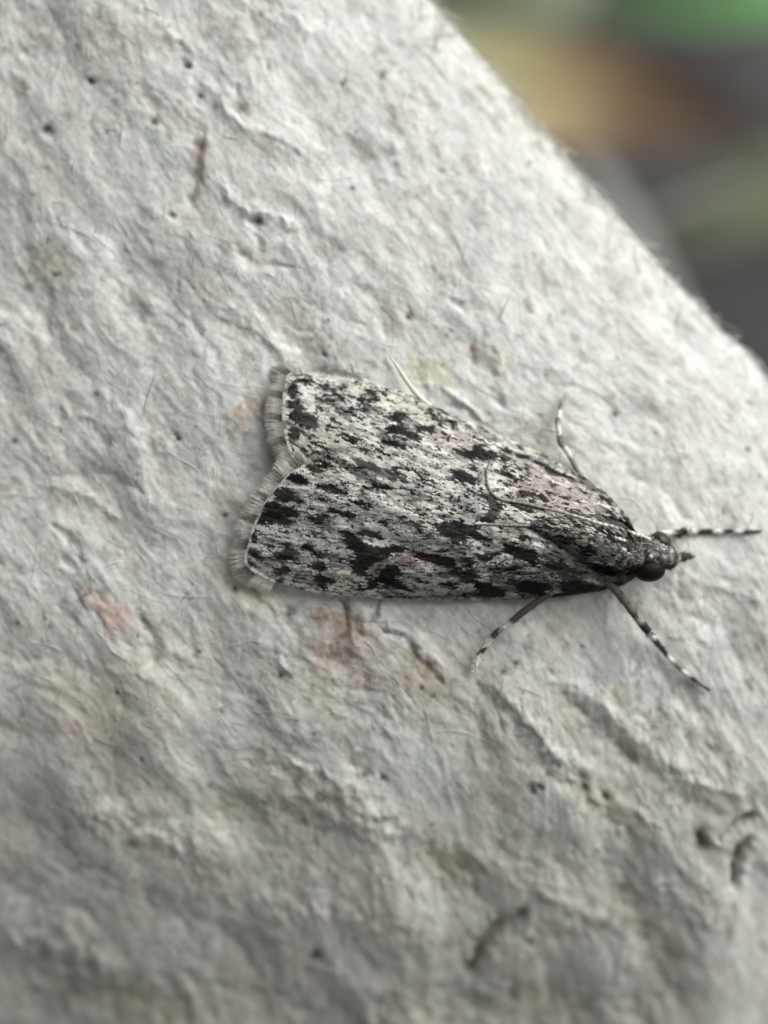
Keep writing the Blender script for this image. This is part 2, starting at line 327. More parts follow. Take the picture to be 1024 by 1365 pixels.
STAIN_SHADE = [(150, 812, 30, 20, 0.7, (1.06, 0.87, 0.86), 1.0), (135, 795, 22, 10, 0.5, (1.0, 0.88, 0.85), .7), (160, 838, 16, 8, 0.2, (0.92, 0.74, 0.77), .8),
         (575, 495, 45, 22, 0.3, (1.0, 0.94, 0.80), .9), (655, 478, 26, 16, 0.9, (1.0, 0.96, 0.88), .8), (634, 468, 12, 24, 0.1, (0.66, 0.54, 0.54), .9),
         (455, 835, 42, 34, 0.4, (0.68, 0.55, 0.47), .95), (445, 880, 55, 25, 0.6, (0.84, 0.73, 0.68), .8), (565, 905, 36, 26, 0.9, (0.82, 0.77, 0.68), .8), (560, 880, 9, 34, -0.7, (0.62, 0.52, 0.42), .8),
         (330, 790, 55, 22, 0.5, (0.90, 0.88, 0.76), .8), (110, 935, 70, 30, 0.5, (0.86, 0.84, 0.72), .7), (430, 935, 70, 26, 0.9, (0.84, 0.85, 0.73), .8), (600, 1155, 45, 30, 0.7, (0.82, 0.80, 0.68), .9), (345, 1090, 70, 24, 0.3, (0.82, 0.82, 0.72), .8),
         (90, 965, 45, 20, 0.3, (0.92, 0.78, 0.76), .7), (790, 1060, 60, 20, 0.6, (0.84, 0.82, 0.70), .7), (860, 1230, 50, 26, 0.6, (0.80, 0.76, 0.66), .8), (745, 1250, 34, 20, 0.4, (1.0, 0.92, 0.90), .8), (325, 560, 16, 40, 0.5, (0.86, 0.74, 0.66), .9), (300, 670, 22, 26, 0.6, (0.86, 0.76, 0.72), .8),  # the two brown patches left of the wings are painted moth shadow
         (600, 345, 24, 14, 0.5, (0.93, 0.84, 0.80), .8), (345, 345, 40, 14, 0.4, (0.90, 0.82, 0.78), .8), (215, 60, 30, 20, .6, (0.88, 0.82, 0.80), .8), (265, 220, 14, 45, .1, (0.70, 0.62, 0.58), .8), (55, 350, 30, 30, .2, (0.88, 0.87, 0.78), .8), (820, 930, 36, 18, .4, (0.95, 0.88, 0.80), .8), (880, 60, 60, 30, 0, (1, 1, 1), 0),
         (770, 960, 60, 26, .7, (0.88, 0.83, 0.80), .8), (690, 1000, 60, 26, .8, (0.86, 0.82, 0.79), .8), (200, 1340, 120, 24, .1, (0.84, 0.80, 0.70), .8), (700, 1345, 160, 20, 0, (0.82, 0.78, 0.70), .8), (130, 30, 40, 26, .6, (0.82, 0.82, 0.80), .8), (20, 560, 30, 26, .2, (0.92, 0.86, 0.84), .7), (1000, 560, 40, 60, .2, (1.02, 1.02, 1.0), .6),
         (540, 430, 60, 26, .6, (0.90, 0.89, 0.87), .7), (860, 615, 46, 22, .3, (0.88, 0.89, 0.88), .8), (540, 300, 60, 60, .3, (0.96, 0.96, 0.94), .6)]
for (x, y, rx, ry, an, c, k) in STAIN_SHADE:
    if k == 0: continue
    R = max(rx, ry) * 2.3
    m = np.where((PX > x - R) & (PX < x + R) & (PY > y - R) & (PY < y + R))
    X = pvx[m] - x; Y = pvy[m] - y
    u = (X * math.cos(an) + Y * math.sin(an)) / rx; v = (-X * math.sin(an) + Y * math.cos(an)) / ry
    n_ = 0.45 * fbm(PX[m] / 18, PY[m] / 18, 2, 3)
    g = k * sstep(1.35, 0.35, np.sqrt(u * u + v * v) + n_)
    col[m] *= 1 + g[:, None] * (np.array(c) - 1)
col *= (1 - 0.88 * np.clip(spk * 1.25, 0, 1))[..., None]
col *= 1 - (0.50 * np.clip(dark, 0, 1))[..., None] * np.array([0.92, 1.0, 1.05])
col = np.clip(col, 0.01, 0.85)

na, nq = len(aa), len(qq)
ii = (np.arange(na - 1)[:, None] * nq + np.arange(nq - 1)[None]).ravel()
F = np.stack([ii, ii + 1, ii + nq + 1, ii + nq], -1)
e1 = POS[1, 0] - POS[0, 0]
if np.cross(POS[na // 2, nq // 2 + 1] - POS[na // 2, nq // 2], POS[na // 2 + 1, nq // 2 + 1] - POS[na // 2, nq // 2])[2] < 0: F = F[:, ::-1]

M_pulp = mat('moulded_pulp', 0.95, attr=True, spec=0.15, sheen=0.15, noise=[(16, 0.93, 1.06, 4), (70, 0.95, 1.05, 3)],
             bump=[(7, 0.006, 5, 1.8), (26, 0.003, 4, 3.0)])
M_fibre = mat('pulp_fibre', 0.85, attr=True, spec=0.3)
carton = empty('egg_carton', (0, 0, -1), 'pale grey moulded pulp egg carton, rough and fibrous, with a moth resting on it', 'egg carton')
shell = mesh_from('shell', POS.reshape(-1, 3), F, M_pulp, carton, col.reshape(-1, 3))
# loose paper fibres felted into and over the surface
fb = Bag()
ka0, ka1 = np.searchsorted(aa, [-420, 1320]); kq0, kq1 = np.searchsorted(qq, [-30, 1420])
def at_grid(a, q):
    i = np.interp(a, aa, np.arange(na)); j = np.interp(q, qq, np.arange(nq))
    i0 = np.clip(i.astype(int), 0, na - 2); j0 = np.clip(j.astype(int), 0, nq - 2); fi = (i - i0)[:, None]; fj = (j - j0)[:, None]
    g = lambda G: (G[i0, j0] * (1 - fi) + G[i0 + 1, j0] * fi) * (1 - fj) + (G[i0, j0 + 1] * (1 - fi) + G[i0 + 1, j0 + 1] * fi) * fj
    return g(POS), g(NRM), g(col)
nfib = 13000
for k in range(nfib):
    for _ in range(8):
        a0 = random.uniform(-420, 1320); q0 = random.uniform(2, 1400) if k > 500 else random.uniform(-12, 30) if k < 260 else random.uniform(-12, 60)
        i = min(na - 1, int(np.searchsorted(aa, a0))); j = min(nq - 1, int(np.searchsorted(qq, q0)))
        if -20 < PX[i, j] < 1044 and -20 < PY[i, j] < 1385: break
    L = random.choice([10, 14, 20, 30, 45, 70]) * random.uniform(0.7, 1.3)
    th = random.gauss(0.25, 0.55) if random.random() < 0.7 else random.uniform(0, math.pi)
    n = max(5, int(L / 5)); s = np.linspace(-0.5, 0.5, n)
    cur = random.gauss(0, 0.55); thv = th + cur * s + 0.35 * np.sin(s * 9 + random.random() * 6) * random.random()
    ax = a0 + np.cumsum(np.cos(thv)) * L / n; qx = q0 + np.cumsum(np.sin(thv)) * L / n
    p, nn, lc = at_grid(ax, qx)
    r = random.choice([0.5, 0.65, 0.8, 1.2]) / 100 * random.uniform(0.8, 1.15)
    lift = (np.full(n, random.uniform(-0.7, 0.15)) * r)
    if random.random() < 0.012: lift = lift + 0.03 * random.random() * np.maximum(0, np.sin(s * 3.1 + random.random() * 2))
    if k < 260: lift = lift + np.linspace(0, random.uniform(0.03, 0.20), n)
    p = p + nn * lift[:, None]
    rr = r * (0.35 + 0.65 * np.sqrt(np.maximum(0, 1 - (2 * s) ** 2)))
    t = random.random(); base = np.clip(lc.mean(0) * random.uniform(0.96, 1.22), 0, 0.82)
    if t < 0.008: base = np.array((0.30, 0.28, 0.26)) * random.uniform(0.5, 1.3)
    elif t < 0.12: base = base * np.array((1.0, 0.92, 0.84))
    elif t < 0.16: base = base * np.array((0.82, 0.88, 0.93))
    V, Fq, cp, _ = tube(p, rr, 3, None, 0.7)
    fb.add(V, Fq, None, base)
fo = fb.build('fibre_felt', M_fibre, carton); fo['kind'] = 'stuff'

# ------------------------------------------------------------------ the moth's scale pattern, traced
CR = dict(A=(290, 480, 7.877), B=(290, 620, 7.877), C=(400, 490, 7.877), D=(400, 640, 7.877), E=(510, 520, 7.877), F=(510, 650, 7.877), G=(620, 570, 7.877), H=(620, 660, 7.877), I=(730, 610, 7.185), J=(820, 680, 9.31))
TONE = dict(k=(0.014, 0.012, 0.012), d=(0.060, 0.053, 0.050), m=(0.24, 0.23, 0.21), g=(0.16, 0.16, 0.145), l=(0.52, 0.505, 0.46), w=(0.72, 0.71, 0.65), y=(0.60, 0.585, 0.50), p=(0.40, 0.355, 0.335),
            r=(0.045, 0.020, 0.017), b=(0.26, 0.215, 0.185), s=(0.48, 0.46, 0.40), v=(0.36, 0.37, 0.34), f=(0.38, 0.35, 0.31))
TR = '''
B f 0,640 260,700 240,880 450,1060 640,1180 400,1240 100,1060 0,900
C y 840,340 900,280 1024,290 1024,450 930,470 850,400
C y 520,200 600,180 720,180 780,220 740,260 650,280 600,330 530,280
E y 0,60 120,60 300,150 470,240 380,270 250,230 100,220 0,240
C s 60,660 180,650 300,660 450,740 540,840 560,920 520,970 420,980 280,950 160,960 60,800
C m 190,880 350,850 540,850 550,900 330,930
C m 0,900 130,930 140,960 20,950
C g 60,700 120,690 160,740 90,730
D y 380,950 560,950 740,1040 720,1100 600,1190 380,1160 360,1090
D p 20,1000 150,960 200,1120 100,1160
E p 560,300 800,420 1024,560 1024,620 800,560 600,560 480,520
G p 0,60 200,140 420,250 700,380 1024,560 1024,860 860,820 560,640 400,560 700,520 500,340 200,180
I p 0,150 250,280 500,380 420,520 200,540 0,530
E v 840,1080 1024,1060 1024,1260 860,1260
G v 0,680 120,680 200,800 140,980 40,1000 0,990
H g 240,740 400,740 420,880 300,920 240,860
F b 120,690 330,680 350,760 360,850 220,850 130,760
I g 480,850 700,880 780,950 700,1080 760,1120 640,1200 480,1180 450,1060 430,980 560,960
A k 700,300 740,270 790,245 830,270 835,330 870,320 850,390 800,380 750,350
A d 810,215 860,190 980,220 970,250 900,245 830,235
A k 710,470 760,440 830,420 900,430 890,480 880,540 1010,580 1024,640 990,700 900,710 820,660 750,610 800,540 770,500
A w 670,290 750,200 810,175 840,190 780,240 700,300 740,380 720,440 690,490 670,440 690,360 665,310
A w 690,510 730,500 780,550 740,600 700,610
A w 680,625 740,650 780,700 740,740 700,780 710,700
A r 725,780 790,710 850,720 930,770 900,820 800,840
A d 600,860 680,830 740,880 720,930 670,940 620,900
A p 600,980 760,930 800,1010 700,1090 640,1040
A d 740,820 900,920 880,935 730,840
A m 880,960 1010,1000 980,1060 900,1020
A m 700,1130 860,1040 880,1110 740,1200
A w 880,1090 930,1090 950,1150 1024,1190 1010,1215 880,1180 820,1190 870,1140
A k 730,1230 820,1200 890,1210 900,1260 730,1260
A r 950,1110 990,1080 1024,1130 1024,1180 970,1170
B k 740,140 800,100 880,100 960,180 930,210 860,200 800,170
B k 600,270 640,240 720,240 840,310 830,370 920,360 900,400 780,380 720,400 600,360
B k 490,420 560,390 640,400 700,430 800,450 870,510 840,540 760,540 720,560 790,590 700,640 600,610 500,610 430,640 380,620 400,560 500,520
B w 600,230 680,150 720,130 725,180 660,230 620,245
B w 430,490 470,430 500,490 490,520 440,515
B w 520,370 540,290 590,290 600,360 560,390
B d 470,410 530,310 540,290 500,370 450,420 380,510 360,500 420,430
B w 400,660 480,630 600,630 720,660 820,710 870,770 850,830 800,790 700,760 600,780 500,720 440,700
B k 290,730 340,690 400,660 430,700 400,780 320,800
B w 340,850 480,790 560,820 590,880 540,930 420,900
B w 600,850 640,850 700,900 650,900
B k 310,890 380,880 430,920 410,960 510,990 440,1000 370,950
B d 590,960 640,920 700,900 670,830 760,820 780,870 860,890 870,960 830,1020 760,1000 700,1030 620,1010
B k 670,830 720,820 740,860 700,870
B k 620,960 680,940 780,950 760,1000 660,1000
B w 250,720 280,700 300,800 320,870 290,890 450,1040 440,1070 340,1000 270,920 240,830
B d 235,760 250,760 245,880 280,960 420,1070 400,1090 280,990 220,890
B w 300,650 340,560 370,560 380,620 340,660 300,690
B r 610,1080 700,1050 780,1070 760,1130 680,1160 640,1180 600,1140
B r 790,1140 890,1140 870,1190 810,1180
B k 880,860 950,830 1010,890 1024,920 980,900 900,880
B g 370,320 400,250 470,290 520,300 440,400 380,380
B b 310,420 370,380 390,440 340,490
B b 170,600 240,540 270,580 210,650
B d 270,620 310,570 330,600 280,690
B g 120,820 130,750 220,760 220,880 130,880
B d 180,980 300,960 360,1040 280,1050
C k 0,120 110,130 100,160 0,155
C w 0,90 80,100 110,125 0,118
C d 120,190 240,210 300,200 310,240 280,250 180,210
C k 320,210 380,215 400,260 430,290 460,350 420,350 380,310 340,250
C k 420,200 450,210 440,250 425,240
C k 480,200 515,205 510,240 480,235
C d 470,270 520,280 515,300 480,300
C d 120,290 200,310 230,280 290,290 300,350 280,380 220,350 160,330
C l 225,300 260,300 265,335 235,335
C d 320,330 360,330 350,370 310,400
C k 610,350 720,260 790,235 800,270 790,330 740,370 690,380 740,400 710,410 660,380
C p 690,290 770,290 750,330 700,335
C g 820,240 900,230 890,270 830,290
C w 30,310 110,310 210,380 230,440 190,490 100,450 30,380
C w 0,180 100,180 220,260 200,290 100,270 0,250
C d 210,400 260,440 240,470 200,480
C k 490,410 690,430 680,445 560,435 545,470
C k 400,460 430,470 425,500 400,490
C d 450,450 510,460 520,480 470,485
C k 330,540 400,560 470,595 440,600 350,560
C w 190,510 260,515 320,560 240,560
C g 350,620 410,600 420,650 370,660
C w 450,320 530,320 680,420 600,420 500,370
C w 560,500 640,470 780,560 760,620 830,690 740,680 620,640 560,560
C k 440,690 480,680 560,750 600,740 650,750 600,780 530,790 500,730
C d 860,670 900,680 960,620 1024,620 1024,710 940,710 880,700
C k 930,520 1000,480 1024,500 1024,580 970,560
C d 0,400 30,430 60,480 190,520 210,600 200,640 60,620 0,600
C w 900,730 1024,730 1024,755 900,760
C k 880,790 960,760 1024,770 1024,830 950,830
C k 550,830 630,860 680,850 670,880 630,870
C d 720,890 780,890 780,930 750,930
C r 90,1080 140,1020 200,970 330,1000 320,1050 270,1050 290,1120 200,1110 130,1100
C w 190,1000 240,1000 240,1035 200,1030
C d 560,960 620,950 780,1000 830,1060 890,1050 830,1100 750,1080 620,1040
C g 420,1000 520,990 640,1060 780,1150 790,1200 700,1150 620,1160 610,1230 560,1130 500,1080 440,1050
C d 940,1080 1024,1080 1024,1150 970,1160
C w 400,1090 480,1080 610,1160 600,1210 500,1170
C w 0,1090 140,1120 290,1160 270,1200 150,1170 20,1130
C k 0,1140 90,1180 60,1230 0,1200
C k 190,1240 380,1230 400,1260 190,1260
D k 190,60 350,60 400,90 500,130 480,160 380,150 280,100 200,80
D d 0,160 50,200 30,230 0,230
D k 670,80 760,70 850,60 990,80 960,100 860,90 740,100
D w 500,50 540,40 600,100 560,110
D w 730,140 880,240 990,300 1024,330 980,330 850,280 740,200
D w 360,200 500,210 530,240 440,235
D w 440,280 520,270 570,320 520,340 430,320
D w 190,250 260,250 290,280 220,275
D w 120,330 200,330 270,370 220,380 130,370
D d 220,190 270,180 310,230 270,240
D d 160,230 190,235 130,285 110,280
D k 530,240 640,210 700,240 710,310 690,310 670,270 600,260
D k 310,300 390,290 410,330 580,350 600,380 540,410 480,380 330,340
D k 90,370 220,390 240,360 300,360 270,420 260,460 180,450 80,410
D g 300,390 380,400 370,460 300,460
D d 160,540 280,550 280,590 170,575
D k 440,530 500,540 620,600 690,670 800,700 940,700 1024,690 1024,730 960,760 900,800 860,850 760,870 700,930 690,980 740,1020 640,1000 560,950 570,830 600,760 520,690 480,600
D k 615,560 640,530 690,530 740,550 840,570 890,600 860,630 790,610 700,590 640,580
D w 630,600 760,650 880,660 1010,680 900,700 780,690 690,660
D w 700,450 830,460 890,530 1000,650 940,640 880,560 760,520 700,480
D b 720,900 880,870 900,940 860,1000 760,1000
D k 740,1070 840,1010 930,1030 1024,1040 1024,1070 900,1090 850,1060 820,1130 700,1150 720,1110
D w 830,1080 880,1080 880,1130 860,1165 720,1170 740,1150 830,1140
D k 10,700 70,670 120,680 160,760 240,800 280,830 220,820 150,780 100,720
D d 120,680 170,680 180,710 150,720
D k 120,890 180,865 280,870 250,910 240,940 300,940 280,965 200,960 140,930
D k 160,1030 200,1000 310,1020 370,1070 330,1100 290,1060 260,1090 190,1070
D k 200,1090 250,1090 280,1130 220,1140
D k 560,1145 640,1138 640,1150 570,1160
E k 70,300 110,240 180,240 260,250 280,310 200,330 130,310
E k 20,470 80,380 180,380 200,330 260,370 260,430 350,460 390,430 370,400 430,370 520,390 590,400 560,460 480,450 400,430 400,520 500,600 400,560 300,520 200,470 100,450
E m 250,300 370,340 360,430 280,430 240,370
E w 60,490 190,485 270,520 380,580 460,600 400,615 300,580 180,530 60,510
E k 10,550 110,530 180,550 220,580 300,590 280,620 160,610 60,580
E w 400,515 440,530 540,590 620,620 720,680 640,690 520,620 420,560
E w 600,380 650,400 700,330 740,350 740,420 770,460 740,500 680,460 620,420
E d 460,200 500,230 600,300 640,340 560,330 500,290
E d 640,280 700,300 740,360 700,350 650,320
E k 740,330 770,360 760,400 740,380
E d 80,840 180,850 190,900 120,940 80,900
E d 200,910 250,920 300,980 280,1000 210,960
E k 0,1010 120,1020 110,1050 0,1050
E k 750,620 830,650 950,650 970,590 1020,600 1024,700 980,730 860,710 780,670
E k 890,780 980,790 1000,850 970,850 960,810
E k 640,940 740,920 790,850 880,870 960,920 1024,930 1020,950 930,980 840,1000 760,970
E d 660,1090 700,1090 750,1140 720,1170
E k 780,1150 800,1110 850,1130 800,1180
F d 570,280 650,280 620,320 580,310
F k 550,400 570,380 740,370 930,380 1024,400 1024,500 960,500 900,470 920,600 860,600 830,500 820,590 780,590 720,530 640,500 600,440
F d 440,520 520,490 500,540 450,540
F k 0,630 160,610 280,640 200,670 60,700 0,700
F k 350,660 450,690 600,710 740,750 810,820 830,880 780,930 700,880 600,800 480,770 400,730
F r 350,680 500,700 560,780 380,770
F g 560,800 700,860 760,930 640,940 540,880
F k 0,870 120,800 190,860 180,910 90,920 150,960 210,1020 300,1060 300,1110 240,1080 130,1050 0,1000
F w 170,930 240,930 230,990 190,960
F y 350,930 420,910 540,920 640,960 760,970 720,1000 600,1010 560,1080 440,1040 330,1000 260,1030 280,960
F k 330,950 440,980 430,1000 380,990
F k 640,1010 750,990 740,1015 650,1025
F w 150,1080 200,1070 280,1100 200,1105
F w 800,790 900,830 900,880 850,880 820,830
F k 840,890 960,860 1024,960 1024,1060 900,1060 860,980
F d 840,740 960,740 960,850 920,800
F w 920,520 1024,560 1024,660 930,640
F w 830,660 960,660 940,680 840,680
F w 450,600 600,610 700,650 740,640 790,740 640,710 460,690
F w 520,160 610,210 740,250 700,275 560,270 600,220
F w 0,150 120,220 180,320 100,350 0,300
F w 0,400 100,460 120,540 30,520 0,470
F w 200,400 300,460 280,480 220,430
F g 0,1110 200,1130 500,1135 1024,1085 1024,1150 0,1160
G k 0,250 100,250 130,190 155,210 160,240 250,240 340,270 300,350 260,350 230,300 200,360 150,320 90,320 0,320
G d 380,280 440,300 470,360 400,360
G k 390,200 440,210 460,240 520,290 430,270
G k 540,265 680,310 680,340 600,330 550,300
G k 700,350 1024,510 1024,530 850,440
G k 330,470 400,440 460,490 520,520 510,540 440,510
G k 430,590 530,610 520,625 440,605
G d 590,480 640,500 660,400 690,450 680,540 640,550
G r 560,660 640,650 720,690 740,660 780,710 850,740 840,760 740,730 640,740 550,730
G d 300,660 400,630 360,670 320,690
G b 710,610 790,560 830,610 740,620
G b 880,600 960,600 950,630 880,620
G d 730,430 800,450 840,460 760,440
G w 240,560 340,540 420,600 400,630 270,640
G w 400,420 480,410 600,480 600,560 520,500
G w 460,320 580,350 620,380 500,350
G w 330,700 420,680 460,740 380,750
G w 150,150 280,180 400,240 300,220
G b 420,770 620,790 880,850 900,890 620,830 460,800
G k 480,810 560,820 700,870 690,900 600,870 520,840
G d 160,670 230,700 320,760 380,800 370,930 340,980 160,970 250,880 300,840 240,780 180,700
G k 160,950 330,970 320,990 160,990
G l 390,800 460,800 640,920 580,990 390,980
G w 500,830 640,910 770,980 740,990 620,930
G w 0,980 40,990 90,1020 60,1025 0,1000
G d 620,980 680,960 700,990
G d 740,940 820,940 890,1000 830,990 760,960
G w 860,900 940,940 1010,1000 940,980 870,950
H k 90,390 150,370 200,430 260,450 290,500 230,480 120,440
H w 50,440 90,450 210,540 190,590 100,580 50,520
H l 300,330 420,330 380,400 310,400
H b 430,340 620,350 620,400 500,400 440,380
H k 600,440 640,400 690,450 680,475 640,460 600,470
H k 400,550 440,510 520,520 560,550 680,570 720,570 780,610 740,670 680,710 640,680 520,660 460,610
H w 700,520 780,480 830,570 800,610 740,560
H k 130,640 200,620 210,660 260,640 290,600 360,600 380,620 290,640 260,680 200,700 160,670
H w 270,720 300,650 430,640 490,700 440,740 340,740
H d 0,650 90,650 130,800 120,880 60,920 0,920 0,800 40,780 0,700
H w 140,880 200,820 270,820 240,900 170,910
H l 630,750 760,760 840,770 740,800 640,790 560,830 560,780
H k 430,770 520,740 570,760 510,790 440,795
H d 470,870 540,870 600,900 530,980 480,960
H k 130,910 220,910 340,970 430,1030 400,1070 150,1060 140,980
H k 550,970 660,880 700,900 840,920 930,960 850,1040 700,1040 600,1000
H l 870,1000 1024,990 1000,1020 880,1030
H l 470,1000 560,1030 540,1070 460,1060
H k 860,1050 1024,1020 1024,1050 880,1090
H k 640,690 700,700 860,720 960,700 1024,720 1024,790 930,770 860,740 760,720
H g 820,460 900,520 980,540 1000,480 1024,480 1024,560 900,560 830,500
H d 830,640 930,670 900,690 830,670
H k 420,305 700,325 1024,360 1024,378 700,345 420,325
I k 0,90 100,140 250,200 230,220 90,160 0,110
I g 270,190 340,160 420,220 490,300 500,350 420,330 380,290 320,240
I k 520,370 560,390 620,450 610,470 560,440
I w 500,450 560,455 680,500 660,520 580,490
I k 580,540 620,520 660,560 700,600 740,560 790,610 780,640 700,630 640,590 600,570
I k 300,420 360,425 390,440 330,440
I w 300,400 350,400 400,440 380,445
I k 135,380 165,370 215,400 200,420 140,400
I d 20,240 90,240 80,280 20,270
I d 0,330 100,365 70,370 0,345
I w 20,210 250,290 230,300 100,250
I b 150,700 200,650 370,660 400,740 380,800 300,840 230,820 240,880 170,820
I r 160,760 240,740 300,780 230,830
I d 430,660 500,690 530,740 500,740
I l 400,660 480,700 470,780 400,760
I d 700,830 760,810 870,800 860,880 790,870
I k 310,900 380,850 490,860 460,900 370,920
I w 440,980 500,990 640,1020 650,1045 560,1030 450,1000
I k 460,1020 560,1030 660,1050 720,1100 600,1080 480,1080
I d 60,1010 160,1000 250,1050 350,1110 280,1110 100,1050
I w 340,1150 500,1170 510,1200 400,1190
I w 210,1250 290,1230 270,1270 220,1275
I w 430,1260 480,1230 500,1260 450,1290
I l 0,1270 160,1270 180,1300 0,1300
I k 100,1180 200,1180 460,1220 560,1230 700,1170 720,1190 640,1240 400,1300 180,1330 0,1350 0,1310 180,1300
I w 720,870 760,870 800,910 760,920
J r 150,620 230,640 400,620 420,820 300,840 120,830
J g 0,640 150,640 150,820 60,860 0,820
'''
DOTS = '''
B k 780,215,13 540,655,13 480,740,15 560,800,17 750,715,14 980,675,18 870,1055,15 830,610,14 990,430,20
C k 640,665,17 710,680,20 780,450,13 865,575,13 840,875,16 950,350,12 540,610,13
C g 420,410,20 310,440,16 540,380,14 960,940,26
D k 310,740,15 430,850,16 340,850,14 440,940,15 350,655,14 290,790,18 110,520,18 960,530,16 690,470,16
D g 380,800,24 500,880,26 350,970,22 530,1040,25 640,430,30 920,450,26 700,150,22 600,515,16
E k 490,690,24 620,720,18 300,765,18 240,720,14 360,850,24 435,850,17 290,1050,17 540,1160,14 740,860,18 695,480,15 820,585,14 960,490,18 250,130,16 340,265,14 990,605,26
E g 590,820,32 400,960,26 400,1090,22 325,1170,26 85,710,22 480,800,18 380,1010,18
F k 830,210,22 795,255,22 850,280,20 500,240,22 425,280,22 245,375,18 470,375,22 420,460,22 690,660,24 880,690,28 485,915,26 490,995,20 760,1050,30
F d 405,65,24 360,250,22 270,320,18 340,390,36 50,370,36 100,440,20 400,420,26 630,660,30
F w 840,1040,36 940,1035,36
E w 810,960,20
G k 575,570,20 490,725,24 810,935,16 780,380,16 850,405,14 180,475,18 100,100,16 290,120,18
H k 395,380,18 440,365,18 600,465,22 600,820,22
H w 540,475,28 600,850,14
I w 650,600,16 705,600,12
I k 650,755,32
I d 540,580,18 610,800,20 240,520,26
'''
RX0, RY0, RS = 285, 480, 2.0
RW, RH = int(640 * RS), int(350 * RS)
gx, gy = np.meshgrid(RX0 + (np.arange(RW) + .5) / RS, RY0 + (np.arange(RH) + .5) / RS)
gwx = gx + 1.1 * vnoise(gx / 2.2, gy / 1.3, 1) + 1.3 * vnoise(gx / 8, gy / 6, 2)
gwy = gy + 0.7 * vnoise(gx / 2.2, gy / 1.3, 3) + 0.9 * vnoise(gx / 8, gy / 6, 4)
_up = gy < (617 + (gx - 415) * 0.48)
_an = np.where(_up, 0.40, np.clip(0.22 - (gy - 700) / 600, 0.02, 0.40)); _c, _s = np.cos(_an), np.sin(_an)
_u = gx * _c + gy * _s; _v = -gx * _s + gy * _c
fray = 5.6 * vnoise(_u / 11, _v / 1.5, 2) + 3.4 * vnoise(_u / 5, _v / 0.95, 5)         # markings fray along the lie of the scales
gwx = gx + fray * _c + 0.9 * vnoise(gx / 9, gy / 7, 2); gwy = gy + fray * _s + 0.7 * vnoise(gx / 9, gy / 7, 4)
ras = np.empty((RH, RW, 3))
bl = np.array((0.56, 0.545, 0.495)); bd = np.array((0.25, 0.24, 0.22))
kk = np.clip(sstep(620, 780, gx) * sstep(680, 730, gy) + 0.5 * sstep(745, 790, gy) * sstep(420, 640, gx) + 0.5 * sstep(700, 820, gx), 0, 1)[..., None]  # darker base towards the front, with the lower wing's shading painted in
ras[:] = bl * (1 - kk) + bd * kk
# fine streaky flecking along the wings
cs, sn = math.cos(0.42), math.sin(0.42)
up = gy < (617 + (gx - 415) * 0.48)
ang = _an
fu = gx * np.cos(ang) + gy * np.sin(ang); fv = -gx * np.sin(ang) + gy * np.cos(ang)
fl = fbm(fu / 13, fv / 2.6, 2, 3)
ras *= (1 + 0.50 * fl + 0.10 * vnoise(gx / 3, gy / 2, 5))[..., None]
ras = ras * (1 - 0.75 * sstep(0.62, 0.95, fl)[..., None])
ras = ras * (1 - np.array([0.46, 0.45, 0.42]) * sstep(0.15, 0.9, fbm(fu / 24, fv / 10, 7, 3))[..., None])
def stamp(m, t, x0, x1, y0, y1, k=0.93):
    n = 1 + 0.22 * vnoise(gx[y0:y1, x0:x1] / 2.4, gy[y0:y1, x0:x1] / 1.8, 6)
    if t in 'wlspyfvmbg': n = n + 0.18 * fl[y0:y1, x0:x1]
    c = np.array(TONE[t])[None, None] * n[..., None]
    mm = (m * k)[..., None]
    ras[y0:y1, x0:x1] = ras[y0:y1, x0:x1] * (1 - mm) + c * mm
def win(xa, xb, ya, yb):
    return (max(0, int((xa - 4 - RX0) * RS)), min(RW, int((xb + 4 - RX0) * RS)), max(0, int((ya - 4 - RY0) * RS)), min(RH, int((yb + 4 - RY0) * RS)))
for ln in TR.strip().splitlines():
    c_, t, *pp = ln.split(); ox, oy, s_ = CR[c_]
    pl = [(ox + float(p.split(',')[0]) / s_, oy + float(p.split(',')[1]) / s_) for p in pp]
    x0, x1, y0, y1 = win(min(p[0] for p in pl), max(p[0] for p in pl), min(p[1] for p in pl), max(p[1] for p in pl))
    X = gwx[y0:y1, x0:x1]; Y = gwy[y0:y1, x0:x1]; ins = np.zeros(X.shape, bool)
    for k in range(len(pl)):
        (ax, ay), (bx, by) = pl[k], pl[(k + 1) % len(pl)]
        if ay == by: continue
        ins ^= ((ay > Y) != (by > Y)) & (X < (bx - ax) * (Y - ay) / (by - ay) + ax)
    m = ins.astype(float)
    if t == 'k': m = np.maximum.reduce([m, np.roll(m, 1, 0), np.roll(m, -1, 0), np.roll(m, 1, 1), np.roll(m, -1, 1)])
    m = (m + np.roll(m, 1, 0) + np.roll(m, -1, 0) + np.roll(m, 1, 1) + np.roll(m, -1, 1)) / 5
    if t in 'kd':                                   # a smudged, broken margin round each dark mark
        h = m.copy()
        for _ in range(5): h = np.maximum.reduce([h, np.roll(h, 1, 0), np.roll(h, -1, 0), np.roll(h, 1, 1), np.roll(h, -1, 1), np.roll(h, 2, 1), np.roll(h, -2, 1)])
        if h.shape[0] > 3: h[0] = h[-1] = 0; h[:, 0] = h[:, -1] = 0
        stamp(h * sstep(-0.05, 0.55, vnoise(_u[y0:y1, x0:x1] / 6, _v[y0:y1, x0:x1] / 1.9, 1)), 'd', x0, x1, y0, y1, 0.75)
    stamp(m, t, x0, x1, y0, y1)
